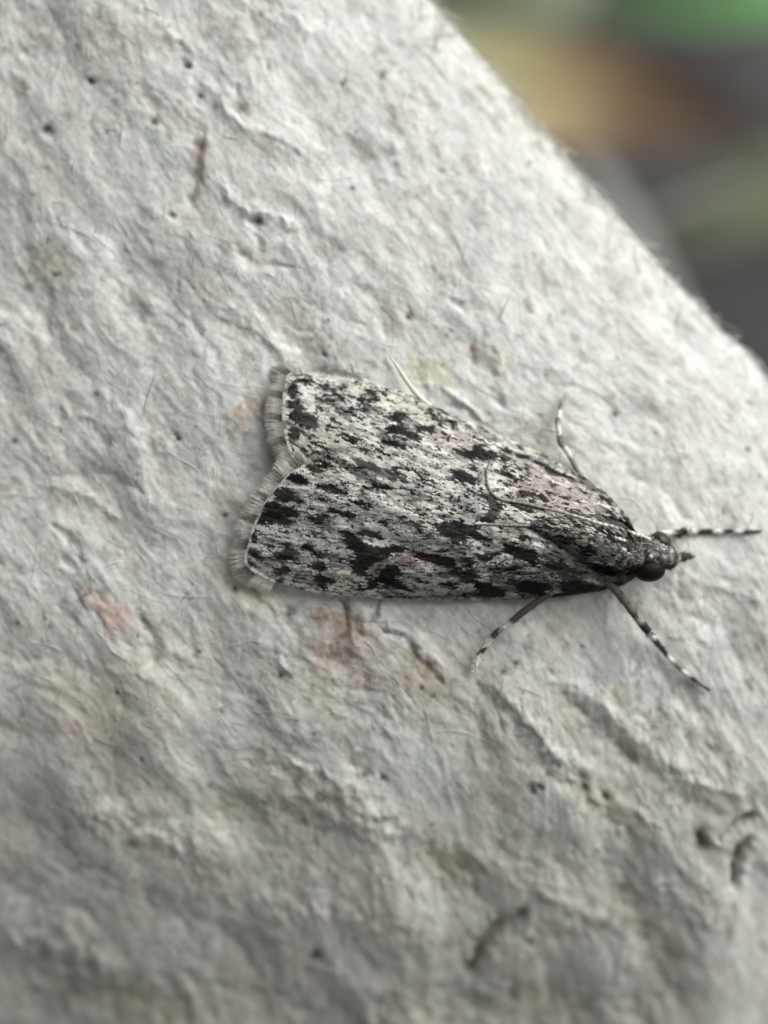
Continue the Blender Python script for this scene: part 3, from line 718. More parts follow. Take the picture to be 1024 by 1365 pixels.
for ln in DOTS.strip().splitlines():
    c_, t, *pp = ln.split(); ox, oy, s_ = CR[c_]
    for p in pp:
        x, y, r = [float(v) for v in p.split(',')]; x = ox + x / s_; y = oy + y / s_; r = r / s_
        x0, x1, y0, y1 = win(x - r * 2, x + r * 2, y - r * 2, y + r * 2)
        dd = np.hypot((gwx[y0:y1, x0:x1] - x) * 0.8, gwy[y0:y1, x0:x1] - y)
        stamp(sstep(r * 1.25, r * 0.7, dd), t, x0, x1, y0, y1)
fk = fbm(fu / 8.5, fv / 2.1, 4, 2) + 0.45 * vnoise(fu / 30, fv / 10, 1)          # loose dark scales, then loose white ones
ras = ras * (1 - 0.90 * sstep(0.52, 0.74, fk)[..., None])
fk = vnoise(fu / 5.0, fv / 1.8, 3) + 0.35 * vnoise(fu / 40, fv / 16, 4); ras = ras * (1 - 0.84 * sstep(0.66, 0.86, fk)[..., None])
fk = fbm(fu / 10, fv / 2.6, 0, 2) + 0.25 * vnoise(fu / 24, fv / 9, 7)
ras = ras + (np.array((0.78, 0.765, 0.70)) - ras) * 0.7 * sstep(0.66, 1.0, fk)[..., None] * sstep(0.10, 0.22, ras.mean(2))[..., None]
lum = ras.mean(2, keepdims=True); ras = ras * (1 + 0.35 * (np.clip(lum, 0.1, 0.5) - 0.3))
ras = np.clip(ras, 0.010, 0.82)
def rsample(px, py):
    i = np.clip(((np.asarray(py) - RY0) * RS).astype(int), 0, RH - 1); j = np.clip(((np.asarray(px) - RX0) * RS).astype(int), 0, RW - 1)
    return ras[i, j]

# ------------------------------------------------------------------ the moth
MC = P(640.0, 700.0, float(base_z(640, 700)))
moth = empty('moth', tuple(MC), 'small black and white speckled moth resting on the pulp carton with wings folded', 'moth')
M_scale = mat('wing_scales', 0.7, attr=True, spec=0.10)
M_memb = mat('wing_membrane', 0.8, attr=True, spec=0.10)
M_leg = mat('leg_scales', 0.7, attr=True, spec=0.18)
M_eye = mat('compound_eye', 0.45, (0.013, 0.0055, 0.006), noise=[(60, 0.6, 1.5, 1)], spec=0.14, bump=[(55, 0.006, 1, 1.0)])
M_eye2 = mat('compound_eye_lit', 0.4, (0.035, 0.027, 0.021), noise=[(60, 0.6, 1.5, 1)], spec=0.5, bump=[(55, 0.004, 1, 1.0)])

# outlines in photo pixels, shoulder -> termen; wing surfaces rise from the costa to the meeting line
UP_COSTA = [(843, 700), (836, 688), (815, 664), (790, 643), (766, 629), (740, 615), (712, 600), (680, 587), (640, 569), (610, 556), (576, 541), (545, 527), (515, 516), (480, 509), (440, 503), (405, 499), (386, 500)]
UP_INNER = [(843, 722), (830, 716), (810, 712), (785, 710), (755, 712), (725, 712), (695, 711), (662, 712), (630, 710), (600, 706), (570, 700), (540, 688), (505, 668), (470, 650), (440, 636), (412, 622), (392, 611)]
UP_TERM_X = None
LO_INNER = [(846, 735), (835, 728), (815, 720), (790, 714), (760, 708), (725, 704), (690, 700), (655, 699), (620, 697), (590, 697), (560, 688), (530, 675), (500, 660), (470, 645), (445, 632), (425, 623), (412, 617)]
LO_COSTA = [(846, 770), (832, 779), (812, 785), (785, 790), (755, 794), (720, 797), (685, 799), (650, 800), (615, 800), (580, 799), (545, 798), (505, 797), (465, 795), (430, 791), (395, 783), (360, 770), (330, 752)]
# termen of each wing bulges outwards between its two ends
def wing_grid(costa, inner, bulge, nt=230, ns=110):
    c = spline(costa, nt); i = spline(inner, nt)
    s = np.linspace(0, 1, ns)
    G = c[:, None] * (1 - s)[None, :, None] + i[:, None] * s[None, :, None]
    t = np.linspace(0, 1, nt)[:, None]
    w_ = sstep(0.72, 1.0, t)
    G[..., 0] += bulge[0](s)[None] * w_; G[..., 1] += bulge[1](s)[None] * w_
    return G, t, s
def zprof(t, s, ridge, edge, p):
    r = np.interp(t, np.linspace(0, 1, len(ridge)), ridge); e = np.interp(t, np.linspace(0, 1, len(edge)), edge)
    return e + (r - e) * (1 - (1 - s[None]) ** p)
G1, t1, s1 = wing_grid(UP_COSTA, UP_INNER, (lambda s: -10.0 * np.sin(np.clip(s, 0, 1) * math.pi) ** 0.7, lambda s: 0 * s))
z1 = zprof(t1, s1, [0.62, 0.76, 0.73, 0.66, 0.56, 0.44, 0.31], [0.30, 0.22, 0.16, 0.13, 0.12, 0.12, 0.14], 1.9)
G2, t2, s2 = wing_grid(LO_COSTA, LO_INNER, (lambda s: -17 * np.sin(np.clip(s, 0, 1) * math.pi) ** 0.8, lambda s: -12 * np.sin(np.clip(s, 0, 1) * math.pi) ** 0.8))
z2w = zprof(t2, s2, [0.66, 0.84, 0.83, 0.77, 0.67, 0.55, 0.42], [0.22, 0.16, 0.10, 0.08, 0.09, 0.11, 0.16], 2.3)

def smooth_base(px, py): return base_z(px, py)
def wing_relief(px, py, up_):
    a_ = 0.42 if up_ else 0.12
    u = px * math.cos(a_) + py * math.sin(a_); v = -px * math.sin(a_) + py * math.cos(a_)
    r = 0.020 * vnoise(u / 90, v / 17, 3) + 0.010 * vnoise(u / 30, v / 9, 4) + 0.0035 * vnoise(u / 7, v / 3, 5)
    return r
VEIN_UP = [[(720, 650), (600, 600), (500, 560), (384, 525)], [(760, 690), (640, 640), (520, 600), (380, 560)], [(800, 690), (640, 650), (540, 640), (420, 600)]]
VEIN_LO = [[(700, 720), (560, 735), (440, 700), (345, 680)], [(700, 740), (560, 750), (440, 735), (325, 712)], [(700, 750), (560, 765), (420, 765), (330, 735)]]
def build_wing(G, z, up_, veins, tone_shift=1.0):
    X, Y = G[..., 0], G[..., 1]
    Zb = base_z(X, Y) + z + wing_relief(X, Y, up_)
    # raised pale fold beside the meeting line and the forked mark, a shallow hollow in the lower wing
    if not up_:
        dd, _ = polydist(X, Y, [(491, 657), (527, 680), (560, 700), (590, 716), (620, 728)]); Zb = Zb + 0.05 * np.exp(-(dd / 9) ** 2)
        dd, _ = polydist(X, Y, [(500, 715), (560, 738), (605, 752)]); Zb = Zb - 0.07 * np.exp(-(dd / 12) ** 2)
    else:
        dd, _ = polydist(X, Y, [(515, 582), (535, 582), (560, 594), (600, 610)]); Zb = Zb + 0.04 * np.exp(-(dd / 5) ** 2)
        dd, _ = polydist(X, Y, [(425, 590), (470, 605)]); Zb = Zb + 0.03 * np.exp(-(dd / 16) ** 2)
    for vn in veins:
        dd, _ = polydist(X, Y, vn); Zb = Zb + 0.014 * np.exp(-(dd / 4) ** 2)
    top = P(X, Y, Zb)
    nt_, ns_ = X.shape
    du = np.gradient(top, axis=0); dv = np.gradient(top, axis=1); N = np.cross(du, dv); N /= np.linalg.norm(N, axis=2)[..., None] + 1e-12
    if N[nt_ // 2, ns_ // 2, 2] < 0: N = -N
    bot = top - np.array([0, 0, 0.022])
    V = np.concatenate([top.reshape(-1, 3), bot.reshape(-1, 3)])
    i = (np.arange(nt_ - 1)[:, None] * ns_ + np.arange(ns_ - 1)[None]).ravel(); K = nt_ * ns_
    Ft = np.stack([i, i + 1, i + ns_ + 1, i + ns_], -1); Fb = Ft[:, ::-1] + K
    rim = np.concatenate([np.arange(ns_), np.arange(1, nt_) * ns_ + ns_ - 1, (nt_ - 1) * ns_ + np.arange(ns_ - 2, -1, -1), np.arange(nt_ - 2, 0, -1) * ns_])
    r2 = np.roll(rim, -1); Fr = np.stack([rim, r2, r2 + K, rim + K], -1)
    cc = rsample(X, Y).reshape(-1, 3)
    col_ = np.concatenate([cc, cc * 0.6])
    return top, N, V, np.concatenate([Ft, Fb, Fr]), col_

def bilin(Gd, i, j):
    i0 = np.clip(i.astype(int), 0, Gd.shape[0] - 2); j0 = np.clip(j.astype(int), 0, Gd.shape[1] - 2); fi = (i - i0)[:, None]; fj = (j - j0)[:, None]
    return (Gd[i0, j0] * (1 - fi) + Gd[i0 + 1, j0] * fi) * (1 - fj) + (Gd[i0, j0 + 1] * (1 - fi) + Gd[i0 + 1, j0 + 1] * fi) * fj

def scale_bag(G, top, N, count, L, W, lift, seed, tmax=0.998):
    """overlapping wing scales: little bent plates, root towards the shoulder, tip towards the termen"""
    r = np.random.default_rng(seed); nt_, ns_ = G.shape[:2]
    width = np.hypot(*(G[:, -1] - G[:, 0]).T); cdf = np.cumsum(width); cdf /= cdf[-1]
    ti = np.interp(r.random(count), cdf, np.arange(nt_)); ti = np.clip(ti, 1, (nt_ - 2) * tmax)
    sj = r.random(count) * (ns_ - 1.01)
    o = np.argsort(-ti); ti, sj = ti[o], sj[o]
    g = bilin(G, ti, sj); p = bilin(top, ti, sj); n = bilin(N, ti, sj)
    f = bilin(top, np.clip(ti + 2, 0, nt_ - 1.01), sj) - bilin(top, np.clip(ti - 2, 0, nt_ - 1.01), sj); f /= np.linalg.norm(f, axis=1)[:, None]
    sd_ = np.cross(n, f); rot = r.normal(0, 0.16, count)[:, None]
    f2 = f * np.cos(rot) + sd_ * np.sin(rot); s2_ = np.cross(n, f2)
    l = L * r.uniform(0.75, 1.25, count)[:, None]; w_ = W * r.uniform(0.75, 1.25, count)[:, None]; h = lift * r.uniform(0.5, 1.5, count)[:, None]
    a = p - f2 * l * 0.5 + n * 0.002 - s2_ * w_ * 0.32; b = p - f2 * l * 0.5 + n * 0.002 + s2_ * w_ * 0.32
    c = p + n * h * 0.7 + s2_ * w_ * 0.5 + f2 * l * 0.15; e = p + n * h * 0.7 - s2_ * w_ * 0.5 + f2 * l * 0.15
    x = p + f2 * l * 0.5 + n * h - s2_ * w_ * 0.22; y = p + f2 * l * 0.52 + n * h + s2_ * w_ * 0.22
    V = np.stack([a, b, c, y, x, e], 1).reshape(-1, 3)
    k = np.arange(count)[:, None] * 6
    Fq = np.concatenate([k + np.array([[0, 1, 2, 5]]), k + np.array([[5, 2, 3, 4]])])
    cc = rsample(g[:, 0], g[:, 1]) * r.uniform(0.93, 1.07, count)[:, None]
    return V, Fq, np.clip(np.repeat(cc, 6, axis=0), 0, 0.85)

def fringe_bag(line_px, outw, zs, length, n, seed, checks):
    """two rows of long hair scales standing out from the termen"""
    r = np.random.default_rng(seed); B = Bag()
    L = spline(line_px, 400); O = spline(outw, 400)
    for k in range(n):
        u = r.random(); i = int(u * 399); p = L[i]; o = O[i] / np.linalg.norm(O[i]); row = r.random()
        ln = length * (0.62 if row < 0.45 else 1.0) * r.uniform(0.70, 1.15) * (1 + 0.20 * float(vnoise(u * 22, 3.5, seed))); an = r.normal(0, 0.10) + 0.22 * float(vnoise(u * 26, 0.5, seed))
        o = np.array([o[0] * math.cos(an) - o[1] * math.sin(an), o[0] * math.sin(an) + o[1] * math.cos(an)]); sdv = np.array([-o[1], o[0]])
        wd = r.uniform(0.8, 1.5); z0 = np.interp(u, np.linspace(0, 1, len(zs)), zs) + (0.012 if row < 0.45 else 0.0) + r.uniform(-.006, .01)
        if float(vnoise(u * 55, 1.7, seed)) > 0.78 and row > 0.45: continue
        st = [-0.08, 0.14, 0.24, 0.62, 1.0]; ww = [0.6, 1.0, 1.0, 0.85, 0.2]; V = []; cs_ = []
        ch = 0.5 + 0.5 * math.sin((u + 0.03 * float(vnoise(u * 9, 2.5, seed))) * checks * 2 * math.pi + 0.6); ch = float(sstep(0.15, 0.5, ch))
        for q_, w1 in zip(st, ww):
            c0 = p + o * ln * q_; zz = float(base_z(c0[0], c0[1])) * 0 + z0 + float(base_z(p[0], p[1])) - 0.07 * q_ ** 2
            V.append(P(*(c0 + sdv * wd * w1), zz)); V.append(P(*(c0 - sdv * wd * w1), zz))
            if q_ < 0.2: c_ = np.array((0.66, 0.64, 0.585)) * (1 - 0.62 * float(sstep(0.0, 0.7, float(vnoise(u * 42, 7.5, seed)))))
            elif q_ < 0.4: c_ = np.array((0.09, 0.08, 0.07)) * (1 - ch) + np.array((0.40, 0.38, 0.34)) * ch
            elif q_ < 0.7: c_ = np.array((0.30, 0.27, 0.235)) * (1 - ch) + np.array((0.70, 0.67, 0.60)) * ch
            else: c_ = np.array((0.62, 0.58, 0.52))
            c_ = c_ * r.uniform(0.85, 1.15); cs_ += [c_, c_]
        F_ = np.array([[2 * m, 2 * m + 1, 2 * m + 3, 2 * m + 2] for m in range(4)])
        B.add(np.array(V), F_, None, np.array(cs_))
    return B

top1, N1, V1, F1, c1 = build_wing(G1, z1, True, VEIN_UP)
w1 = mesh_from('forewing', V1, F1, M_memb, moth, c1); w1['label'] = 'left forewing, uppermost in the picture, tucked under the other wing'
V, Fq, cc = scale_bag(G1, top1, N1, 44000, 0.054, 0.024, 0.006, 3)
o = mesh_from('wing_scale', V, Fq, M_scale, w1, cc, smooth=False); o['kind'] = 'stuff'
top2, N2, V2, F2, c2 = build_wing(G2, z2w, False, VEIN_LO)
w2 = mesh_from('forewing', V2, F2, M_memb, moth, c2); w2['label'] = 'right forewing with a black forked mark, lowermost in the picture'
V, Fq, cc = scale_bag(G2, top2, N2, 44000, 0.054, 0.024, 0.006, 4)
o = mesh_from('wing_scale', V, Fq, M_scale, w2, cc, smooth=False); o['kind'] = 'stuff'
T1 = G1[-1]; T2 = G2[-1]
l1 = [tuple(G1[-14, 0] + np.array((0, -1)))] + [tuple(T1[i]) for i in (0, 18, 36, 54, 72, 90, 109)]
f1 = fringe_bag(l1, [(-0.55, -1.0), (-1, -0.55), (-1, -0.08), (-1, 0.0), (-1, 0.02), (-1, 0.12), (-1, 0.35), (-0.9, 0.7)], [0.13, 0.15, 0.22, 0.27, 0.31, 0.34, 0.36, 0.37], 21, 2200, 5, 4.5)
o = f1.build('wing_fringe', M_scale, w1, smooth=False); o['kind'] = 'stuff'
l2 = [tuple(G2[-18, 0] + np.array((0, 1)))] + [tuple(T2[i]) for i in (0, 18, 36, 54, 72, 90, 109)]
f2 = fringe_bag(l2, [(-0.45, 0.9), (-0.95, 0.45), (-1, -0.05), (-1, -0.35), (-0.9, -0.5), (-0.85, -0.6), (-0.8, -0.65), (-0.7, -0.7)], [0.12, 0.16, 0.24, 0.30, 0.35, 0.38, 0.41, 0.43], 22, 2600, 6, 6)
o = f2.build('wing_fringe', M_scale, w2, smooth=False); o['kind'] = 'stuff'

# thorax, abdomen, head: one lofted body
def loft(stations, sides=40, name='thorax'):
    """stations: (px, py, half width px, half height units, z centre above the paper)"""
    S = spline(np.array(stations, float), 70); ring = []; C2 = []
    an = np.linspace(0, 2 * math.pi, sides, endpoint=False)
    T = np.gradient(S[:, :2], axis=0); T /= np.linalg.norm(T, axis=1)[:, None]
    for k in range(len(S)):
        px, py, hw, hh, zc = S[k]; nx, ny = -T[k][1], T[k][0]
        X = px + nx * hw * np.cos(an); Y = py + ny * hw * np.cos(an); Zz = base_z(px, py) + zc + hh * np.sin(an)
        ring.append(P(X, Y, Zz)); C2.append(rsample(X, Y))
    n = len(S); V = np.concatenate(ring); i = np.arange(n - 1)[:, None] * sides; j = np.arange(sides)[None]; j2 = (j + 1) % sides
    Fq = np.stack([i + j, i + j2, i + sides + j2, i + sides + j], -1).reshape(-1, 4)
    return np.array(ring), V, Fq, np.concatenate(C2)
def body_scales(ring, cfun, count, L, W, lift, seed, zmin=-0.2, direction=1):
    r = np.random.default_rng(seed); n, m = ring.shape[:2]; cen = ring.mean(1)
    k = r.integers(1, n - 2, count); a = r.integers(0, m, count)
    p = ring[k, a] * 0.5 + ring[k + 1, a] * 0.5 + (ring[k, (a + 1) % m] - ring[k, a]) * r.random(count)[:, None]
    nn = p - cen[k]; nn /= np.linalg.norm(nn, axis=1)[:, None]
    f = ring[k + 1, a] - ring[k, a]; f /= np.linalg.norm(f, axis=1)[:, None] + 1e-9; f = f * direction
    s_ = np.cross(nn, f); s_ /= np.linalg.norm(s_, axis=1)[:, None] + 1e-9
    rot = r.normal(0, 0.25, count)[:, None]; f = f * np.cos(rot) + s_ * np.sin(rot); s_ = np.cross(nn, f)
    ok = nn[:, 2] > zmin; p, nn, f, s_ = p[ok], nn[ok], f[ok], s_[ok]; c = len(p)
    l = L * r.uniform(.7, 1.3, c)[:, None]; w_ = W * r.uniform(.7, 1.3, c)[:, None]; h = lift * r.uniform(.4, 1.6, c)[:, None]
    V = np.stack([p - f * l * .5 - s_ * w_ * .3, p - f * l * .5 + s_ * w_ * .3, p + nn * h * .7 + s_ * w_ * .5, p + nn * h + f * l * .5 + s_ * w_ * .15, p + nn * h + f * l * .5 - s_ * w_ * .15, p + nn * h * .7 - s_ * w_ * .5], 1).reshape(-1, 3)
    q_ = np.arange(c)[:, None] * 6
    Fq = np.concatenate([q_ + np.array([[0, 1, 2, 5]]), q_ + np.array([[5, 2, 3, 4]])])
    kz = (D - p[:, 2]) / D; px = p[:, 0] / kz * 100 + 512; py = 682.5 - p[:, 1] / kz * 100
    return V, Fq, np.repeat(np.clip(cfun(px, py, r), 0, .85), 6, axis=0)

ring, V, Fq, cc = loft([(705, 702, 4, 0.02, 0.80), (735, 705, 15, 0.06, 0.80), (765, 712, 26, 0.13, 0.77), (790, 720, 34, 0.20, 0.70), (815, 729, 36, 0.25, 0.63), (835, 735, 31, 0.25, 0.56), (850, 737, 22, 0.21, 0.51), (860, 737, 16, 0.19, 0.48)])
th = mesh_from('thorax', V, Fq, M_memb, moth, cc)
V, Fq, cc = body_scales(ring, lambda x, y, r: rsample(x, y) * r.uniform(.8, 1.2, len(x))[:, None], 6500, 0.085, 0.035, 0.022, 8, direction=-1)
o = mesh_from('body_scale', V, Fq, M_scale, th, cc, smooth=False); o['kind'] = 'stuff'
ring, V, Fq, cc = loft([(735, 720, 30, 0.20, 0.34), (690, 712, 34, 0.21, 0.32), (620, 690, 32, 0.20, 0.30), (540, 665, 28, 0.17, 0.25), (470, 640, 20, 0.12, 0.2), (430, 626, 6, 0.04, 0.16)])
mesh_from('abdomen', V, Fq, M_memb, moth, cc * 0 + np.array((0.3, 0.28, 0.25)))
# head capsule
ring, V, Fq, cc = loft([(844, 734, 14, 0.17, 0.46), (855, 733, 17, 0.22, 0.46), (868, 734, 18, 0.25, 0.46), (880, 738, 17, 0.23, 0.45), (892, 743, 13, 0.17, 0.42), (899, 746, 5, 0.07, 0.40)])
def headc(x, y, r):
    f = sstep(756, 748, np.asarray(y)); n = np.clip(r.normal(0.2, 0.12, np.shape(x)), 0.04, 0.5)
    st = 0.5 + 0.5 * np.sin(np.asarray(x) * 0.62)                                # paler and darker rows of crown scales
    v = n * (0.35 + 1.5 * st) * (0.12 + 0.88 * f) + 0.02
    return np.stack([v * 1.03, v, v * 0.93], -1)
hd = mesh_from('head', V, Fq, M_memb, moth, np.full((len(V), 3), 0.10))
V, Fq, cc = body_scales(ring, headc, 1500, 0.10, 0.040, 0.020, 9, direction=1)
o = mesh_from('head_scale', V, Fq, M_scale, hd, cc, smooth=False); o['kind'] = 'stuff'
def ellip(name, px, py, z, rx, ry, rz, m, parent, rot=0.0, col_=None):
    u = np.linspace(0, math.pi, 22); v = np.linspace(0, 2 * math.pi, 36, endpoint=False)
    U, Vv = np.meshgrid(u, v, indexing='ij')
    x = np.sin(U) * np.cos(Vv) * rx; y = np.sin(U) * np.sin(Vv) * ry; zz = np.cos(U) * rz
    X = px + x * math.cos(rot) - y * math.sin(rot); Y = py + x * math.sin(rot) + y * math.cos(rot)
    pts = P(X, Y, base_z(px, py) + z + zz).reshape(-1, 3)
    i = np.arange(21)[:, None] * 36; j = np.arange(36)[None]; j2 = (j + 1) % 36
    Fq = np.stack([i + j, i + j2, i + 36 + j2, i + 36 + j], -1).reshape(-1, 4)
    return mesh_from(name, pts, Fq[:, ::-1], m, parent, None if col_ is None else np.full((len(pts), 3), 1.0) * np.array(col_))
ellip('eye', 865, 759, 0.47, 22.5, 17.0, 0.19, M_eye, hd, 0.05)
ellip('eye', 882, 721, 0.49, 15.0, 11.0, 0.18, M_eye2, hd, 0.75)

def hairs(B, p, rad, cols, n, ln, r):
    """short scales lying along a limb so that it is not a bare tube"""
    p = np.asarray(p); m = len(p)
    for _ in range(n):
        k = r.integers(0, m - 1); f = p[k + 1] - p[k]; f = f / (np.linalg.norm(f) + 1e-9)
        a = r.uniform(0, 2 * math.pi); s_ = np.cross(f, [0, 0, 1.]); s_ /= np.linalg.norm(s_) + 1e-9; u = np.cross(s_, f)
        nn = s_ * math.cos(a) + u * math.sin(a); sd_ = np.cross(nn, f); q = p[k] + (p[k + 1] - p[k]) * r.random() + nn * rad[k] * 0.8
        tip = q + f * ln * r.uniform(.7, 1.3) + nn * rad[k] * r.uniform(0.3, 0.9)
        w_ = rad[k] * 0.35
        B.add(np.array([q - sd_ * w_, q + sd_ * w_, tip + sd_ * w_ * .3, tip - sd_ * w_ * .3]), np.array([[0, 1, 2, 3]]), None, cols[k] * r.uniform(.8, 1.2))
def limb(name, pts, rads, bands, parent, label=None, seed=0, fuzz=140):
    """pts: (px, py, z above paper); bands: (start, end, tone) in fractions of the length"""
    n = 90; S = spline(np.array(pts, float), n); R = np.interp(np.linspace(0, 1, n), np.linspace(0, 1, len(rads)), rads) / 100.0
    seg = np.hypot(*np.diff(S[:, :2], axis=0).T); u = np.concatenate([[0], np.cumsum(seg)]); u /= u[-1]
    c = np.tile(np.array((0.45, 0.43, 0.38)), (n, 1))
    for a, b, t in bands: c[(u >= a) & (u <= b)] = t
    for a, b, t in bands:
        R = R * np.where((u >= a) & (u <= b), 1.0, 1.0)
    c = (c + np.roll(c, 1, 0) + np.roll(c, -1, 0)) / 3 if n > 3 else c
    p = P(S[:, 0], S[:, 1], base_z(S[:, 0], S[:, 1]) + S[:, 2])
    B = Bag(); V, Fq, cp, cc = tube(p, R, 10, c); B.add(V, Fq, cp, cc)
    hairs(B, p, R, c, fuzz, 0.05, np.random.default_rng(seed))
    o = B.build(name, M_leg, parent)
    if label: o['label'] = label
    return o
W_ = np.array((0.82, 0.81, 0.76)); K_ = np.array((0.055, 0.047, 0.040)); G_ = np.array((0.24, 0.22, 0.19)); CRM = np.array((0.82, 0.73, 0.62))
# right foreleg, lower right in the picture
limb('leg', [(800, 770, 0.30), (815, 781, 0.30), (832, 800, 0.34), (846, 820, 0.34), (858, 834, 0.24), (870, 849, 0.16), (882, 864, 0.10), (895, 880, 0.07), (906, 891, 0.06), (915, 898, 0.05), (930, 909, 0.045), (947, 921, 0.05)],
     [4.5, 5.2, 5.6, 4.4, 6.0, 5.0, 3.4, 3.2, 3.0, 2.8, 3.2, 1.6], [(0, .30, np.array((.14, .125, .105))), (.30, .335, K_), (.335, .38, np.array((.4, .37, .33))), (.38, .47, K_ * .7), (.47, .51, W_), (.51, .655, K_), (.655, .70, W_), (.70, .77, G_ * .7), (.77, .83, W_), (.83, .90, K_ * 1.4), (.90, .94, G_), (.94, 1, K_)], moth, 'foreleg banded dark and white, reaching to the lower right', 1)
# right middle leg
limb('leg', [(735, 790, 0.2), (714, 804, 0.22), (696, 817, 0.22), (678, 832, 0.19), (668, 838, 0.16), (660, 845, 0.13), (651, 857, 0.09), (642, 869, 0.06), (636, 880, 0.05), (629, 897, 0.05)],
     [4, 4.4, 4.8, 4.2, 3.6, 4.2, 3.2, 3.6, 4.0, 2.2], [(0, .43, K_ * 1.3), (.43, .54, W_ * .72), (.54, .64, K_ * 1.5), (.64, .73, W_), (.73, .81, K_), (.81, .93, W_ * np.array((1.0, .92, .9))), (.93, .955, G_), (.955, 1, W_)], moth, 'middle leg banded dark and white, reaching to the lower left', 2)
# left foreleg, pointing right past the head
limb('leg', [(868, 712, 0.20), (882, 712, 0.20), (896, 710, 0.18), (905, 711, 0.14), (915, 708, 0.12), (930, 709, 0.09), (945, 708, 0.08), (962, 709, 0.09), (978, 708, 0.10), (995, 709, 0.11), (1016, 708, 0.12)],
     [3, 4.2, 4.8, 5.2, 4.0, 3.4, 3.6, 3.2, 2.8, 3.2, 1.2], [(0, .18, W_), (.20, .33, K_), (.33, .41, W_), (.41, .56, K_), (.56, .635, W_), (.635, .75, K_), (.75, .82, W_), (.82, 1, K_ * 1.2)], moth, 'foreleg banded dark and white, stretched straight out to the right of the head', 3)
# left middle leg, above the shoulder
limb('leg', [(792, 652, 0.10), (774, 633, 0.12), (765, 617, 0.16), (757, 603, 0.2), (748, 590, 0.26), (745, 577, 0.24), (744, 563, 0.22), (746, 550, 0.2), (748, 540, 0.16), (755, 527, 0.12)],
     [3.2, 3.6, 4.0, 3.6, 4.4, 3.6, 3.6, 3.4, 3.0, 1.8], [(0, .15, W_ * .8), (.15, .38, G_ * 1.5), (.38, .50, W_), (.50, .60, G_), (.60, .70, W_ * np.array((1.03, .95, .93))), (.70, .77, G_ * 1.4), (.77, .84, W_), (.84, .91, G_), (.91, 1, G_ * 1.8)], moth, 'middle leg banded grey and white, bent upwards above the shoulder', 4)
# left hind leg tip, cream
limb('leg', [(600, 566, 0.08), (584, 551, 0.10), (574, 542, 0.12), (562, 532, 0.13), (552, 521, 0.14), (541, 506, 0.13), (530, 489, 0.11), (517, 471, 0.08)],
     [3.0, 3.1, 3.3, 3.4, 3.2, 2.8, 2.3, 1.0], [(0, 1, CRM)], moth, 'pale cream hind leg sticking out behind the wing edge', 5, 40)
# antennae folded back along the body
def antenna(pts, label, seed):
    n = 120; S = spline(np.array(pts, float), n); u = np.linspace(0, 1, n)
    p = P(S[:, 0], S[:, 1], base_z(S[:, 0], S[:, 1]) + S[:, 2])
    R = (2.7 - 1.5 * u) / 100 * (1 + 0.12 * np.sin(u * 240))
    a = np.array((0.66, 0.60, 0.53)); b = np.array((0.34, 0.30, 0.26)); f = sstep(0.22, 0.5, u)[:, None]
    c = a * (1 - f) + b * f
    c = c * (1 + 0.35 * np.sin(u * 240))[:, None]
    V, Fq, cp, cc = tube(p, R, 8, c); B = Bag(); B.add(V, Fq, cp, cc); hairs(B, p, R, c, 120, 0.025, np.random.default_rng(seed))
    o = B.build('antenna', M_leg, moth); o['label'] = label
def wz(px, py, off):
    """height of the uppermost wing or thorax above the paper, roughly"""
    best = 0
    for G, top in ((G1, top1), (G2, top2)):
        dd = np.hypot(G[..., 0] - px, G[..., 1] - py); i = np.unravel_index(np.argmin(dd), dd.shape)
        if dd[i] < 6: best = max(best, top[i][2] - float(base_z(px, py)))
    if 735 < px < 850:
        t = math.sqrt(max(0, 1 - ((py - (706 + (px - 745) * 0.36)) / (24 + 18 * sstep(745, 800, px))) ** 2)); best = max(best, float(np.interp(px, [735, 790, 815, 850], [0.80, 0.70, 0.63, 0.51])) + float(np.interp(px, [735, 790, 815, 850], [0.06, 0.20, 0.25, 0.21])) * t)
    return best + off
ant1 = [(866, 719), (854, 714), (838, 709), (820, 703), (800, 698), (781, 692), (756, 685), (732, 679), (708, 673), (688, 669), (670, 666), (658, 659), (651, 648), (649, 634), (651, 622), (656, 614)]
antenna([(x, y, 0.66 if i < 2 else wz(x, y, 0.055 if i < 8 else 0.03)) for i, (x, y) in enumerate(ant1)], 'antenna laid back over the wings, its tip curling up', 1)
ant2 = [(868, 742), (852, 730), (835, 722), (812, 714), (785, 709), (760, 706), (735, 704), (705, 701), (680, 700), (655, 699), (634, 699)]
antenna([(x, y, 0.72 if i == 0 else wz(x, y, 0.02)) for i, (x, y) in enumerate(ant2)], 'antenna laid straight back along the line where the wings meet', 2)
# palps
limb('palp', [(885, 752, 0.36), (893, 755, 0.36), (900, 750, 0.40), (905, 744, 0.44), (903, 737, 0.46)], [4.5, 4.5, 3.6, 2.6, 1.2], [(0, .45, np.array((.10, .05, .045))), (.45, 1, np.array((.55, .5, .44)))], hd, 'short pale tipped palp beside the lower eye', 6, 120)
limb('palp', [(893, 745, 0.30), (901, 744, 0.28), (908, 743, 0.25), (915, 742, 0.22), (924, 742, 0.18)], [3.5, 4.5, 5.0, 4.0, 0.8], [(0, .3, np.array((.4, .36, .31))), (.3, 1, np.array((.085, .075, .062)))], hd, 'dark pointed palp reaching forward', 7, 160)
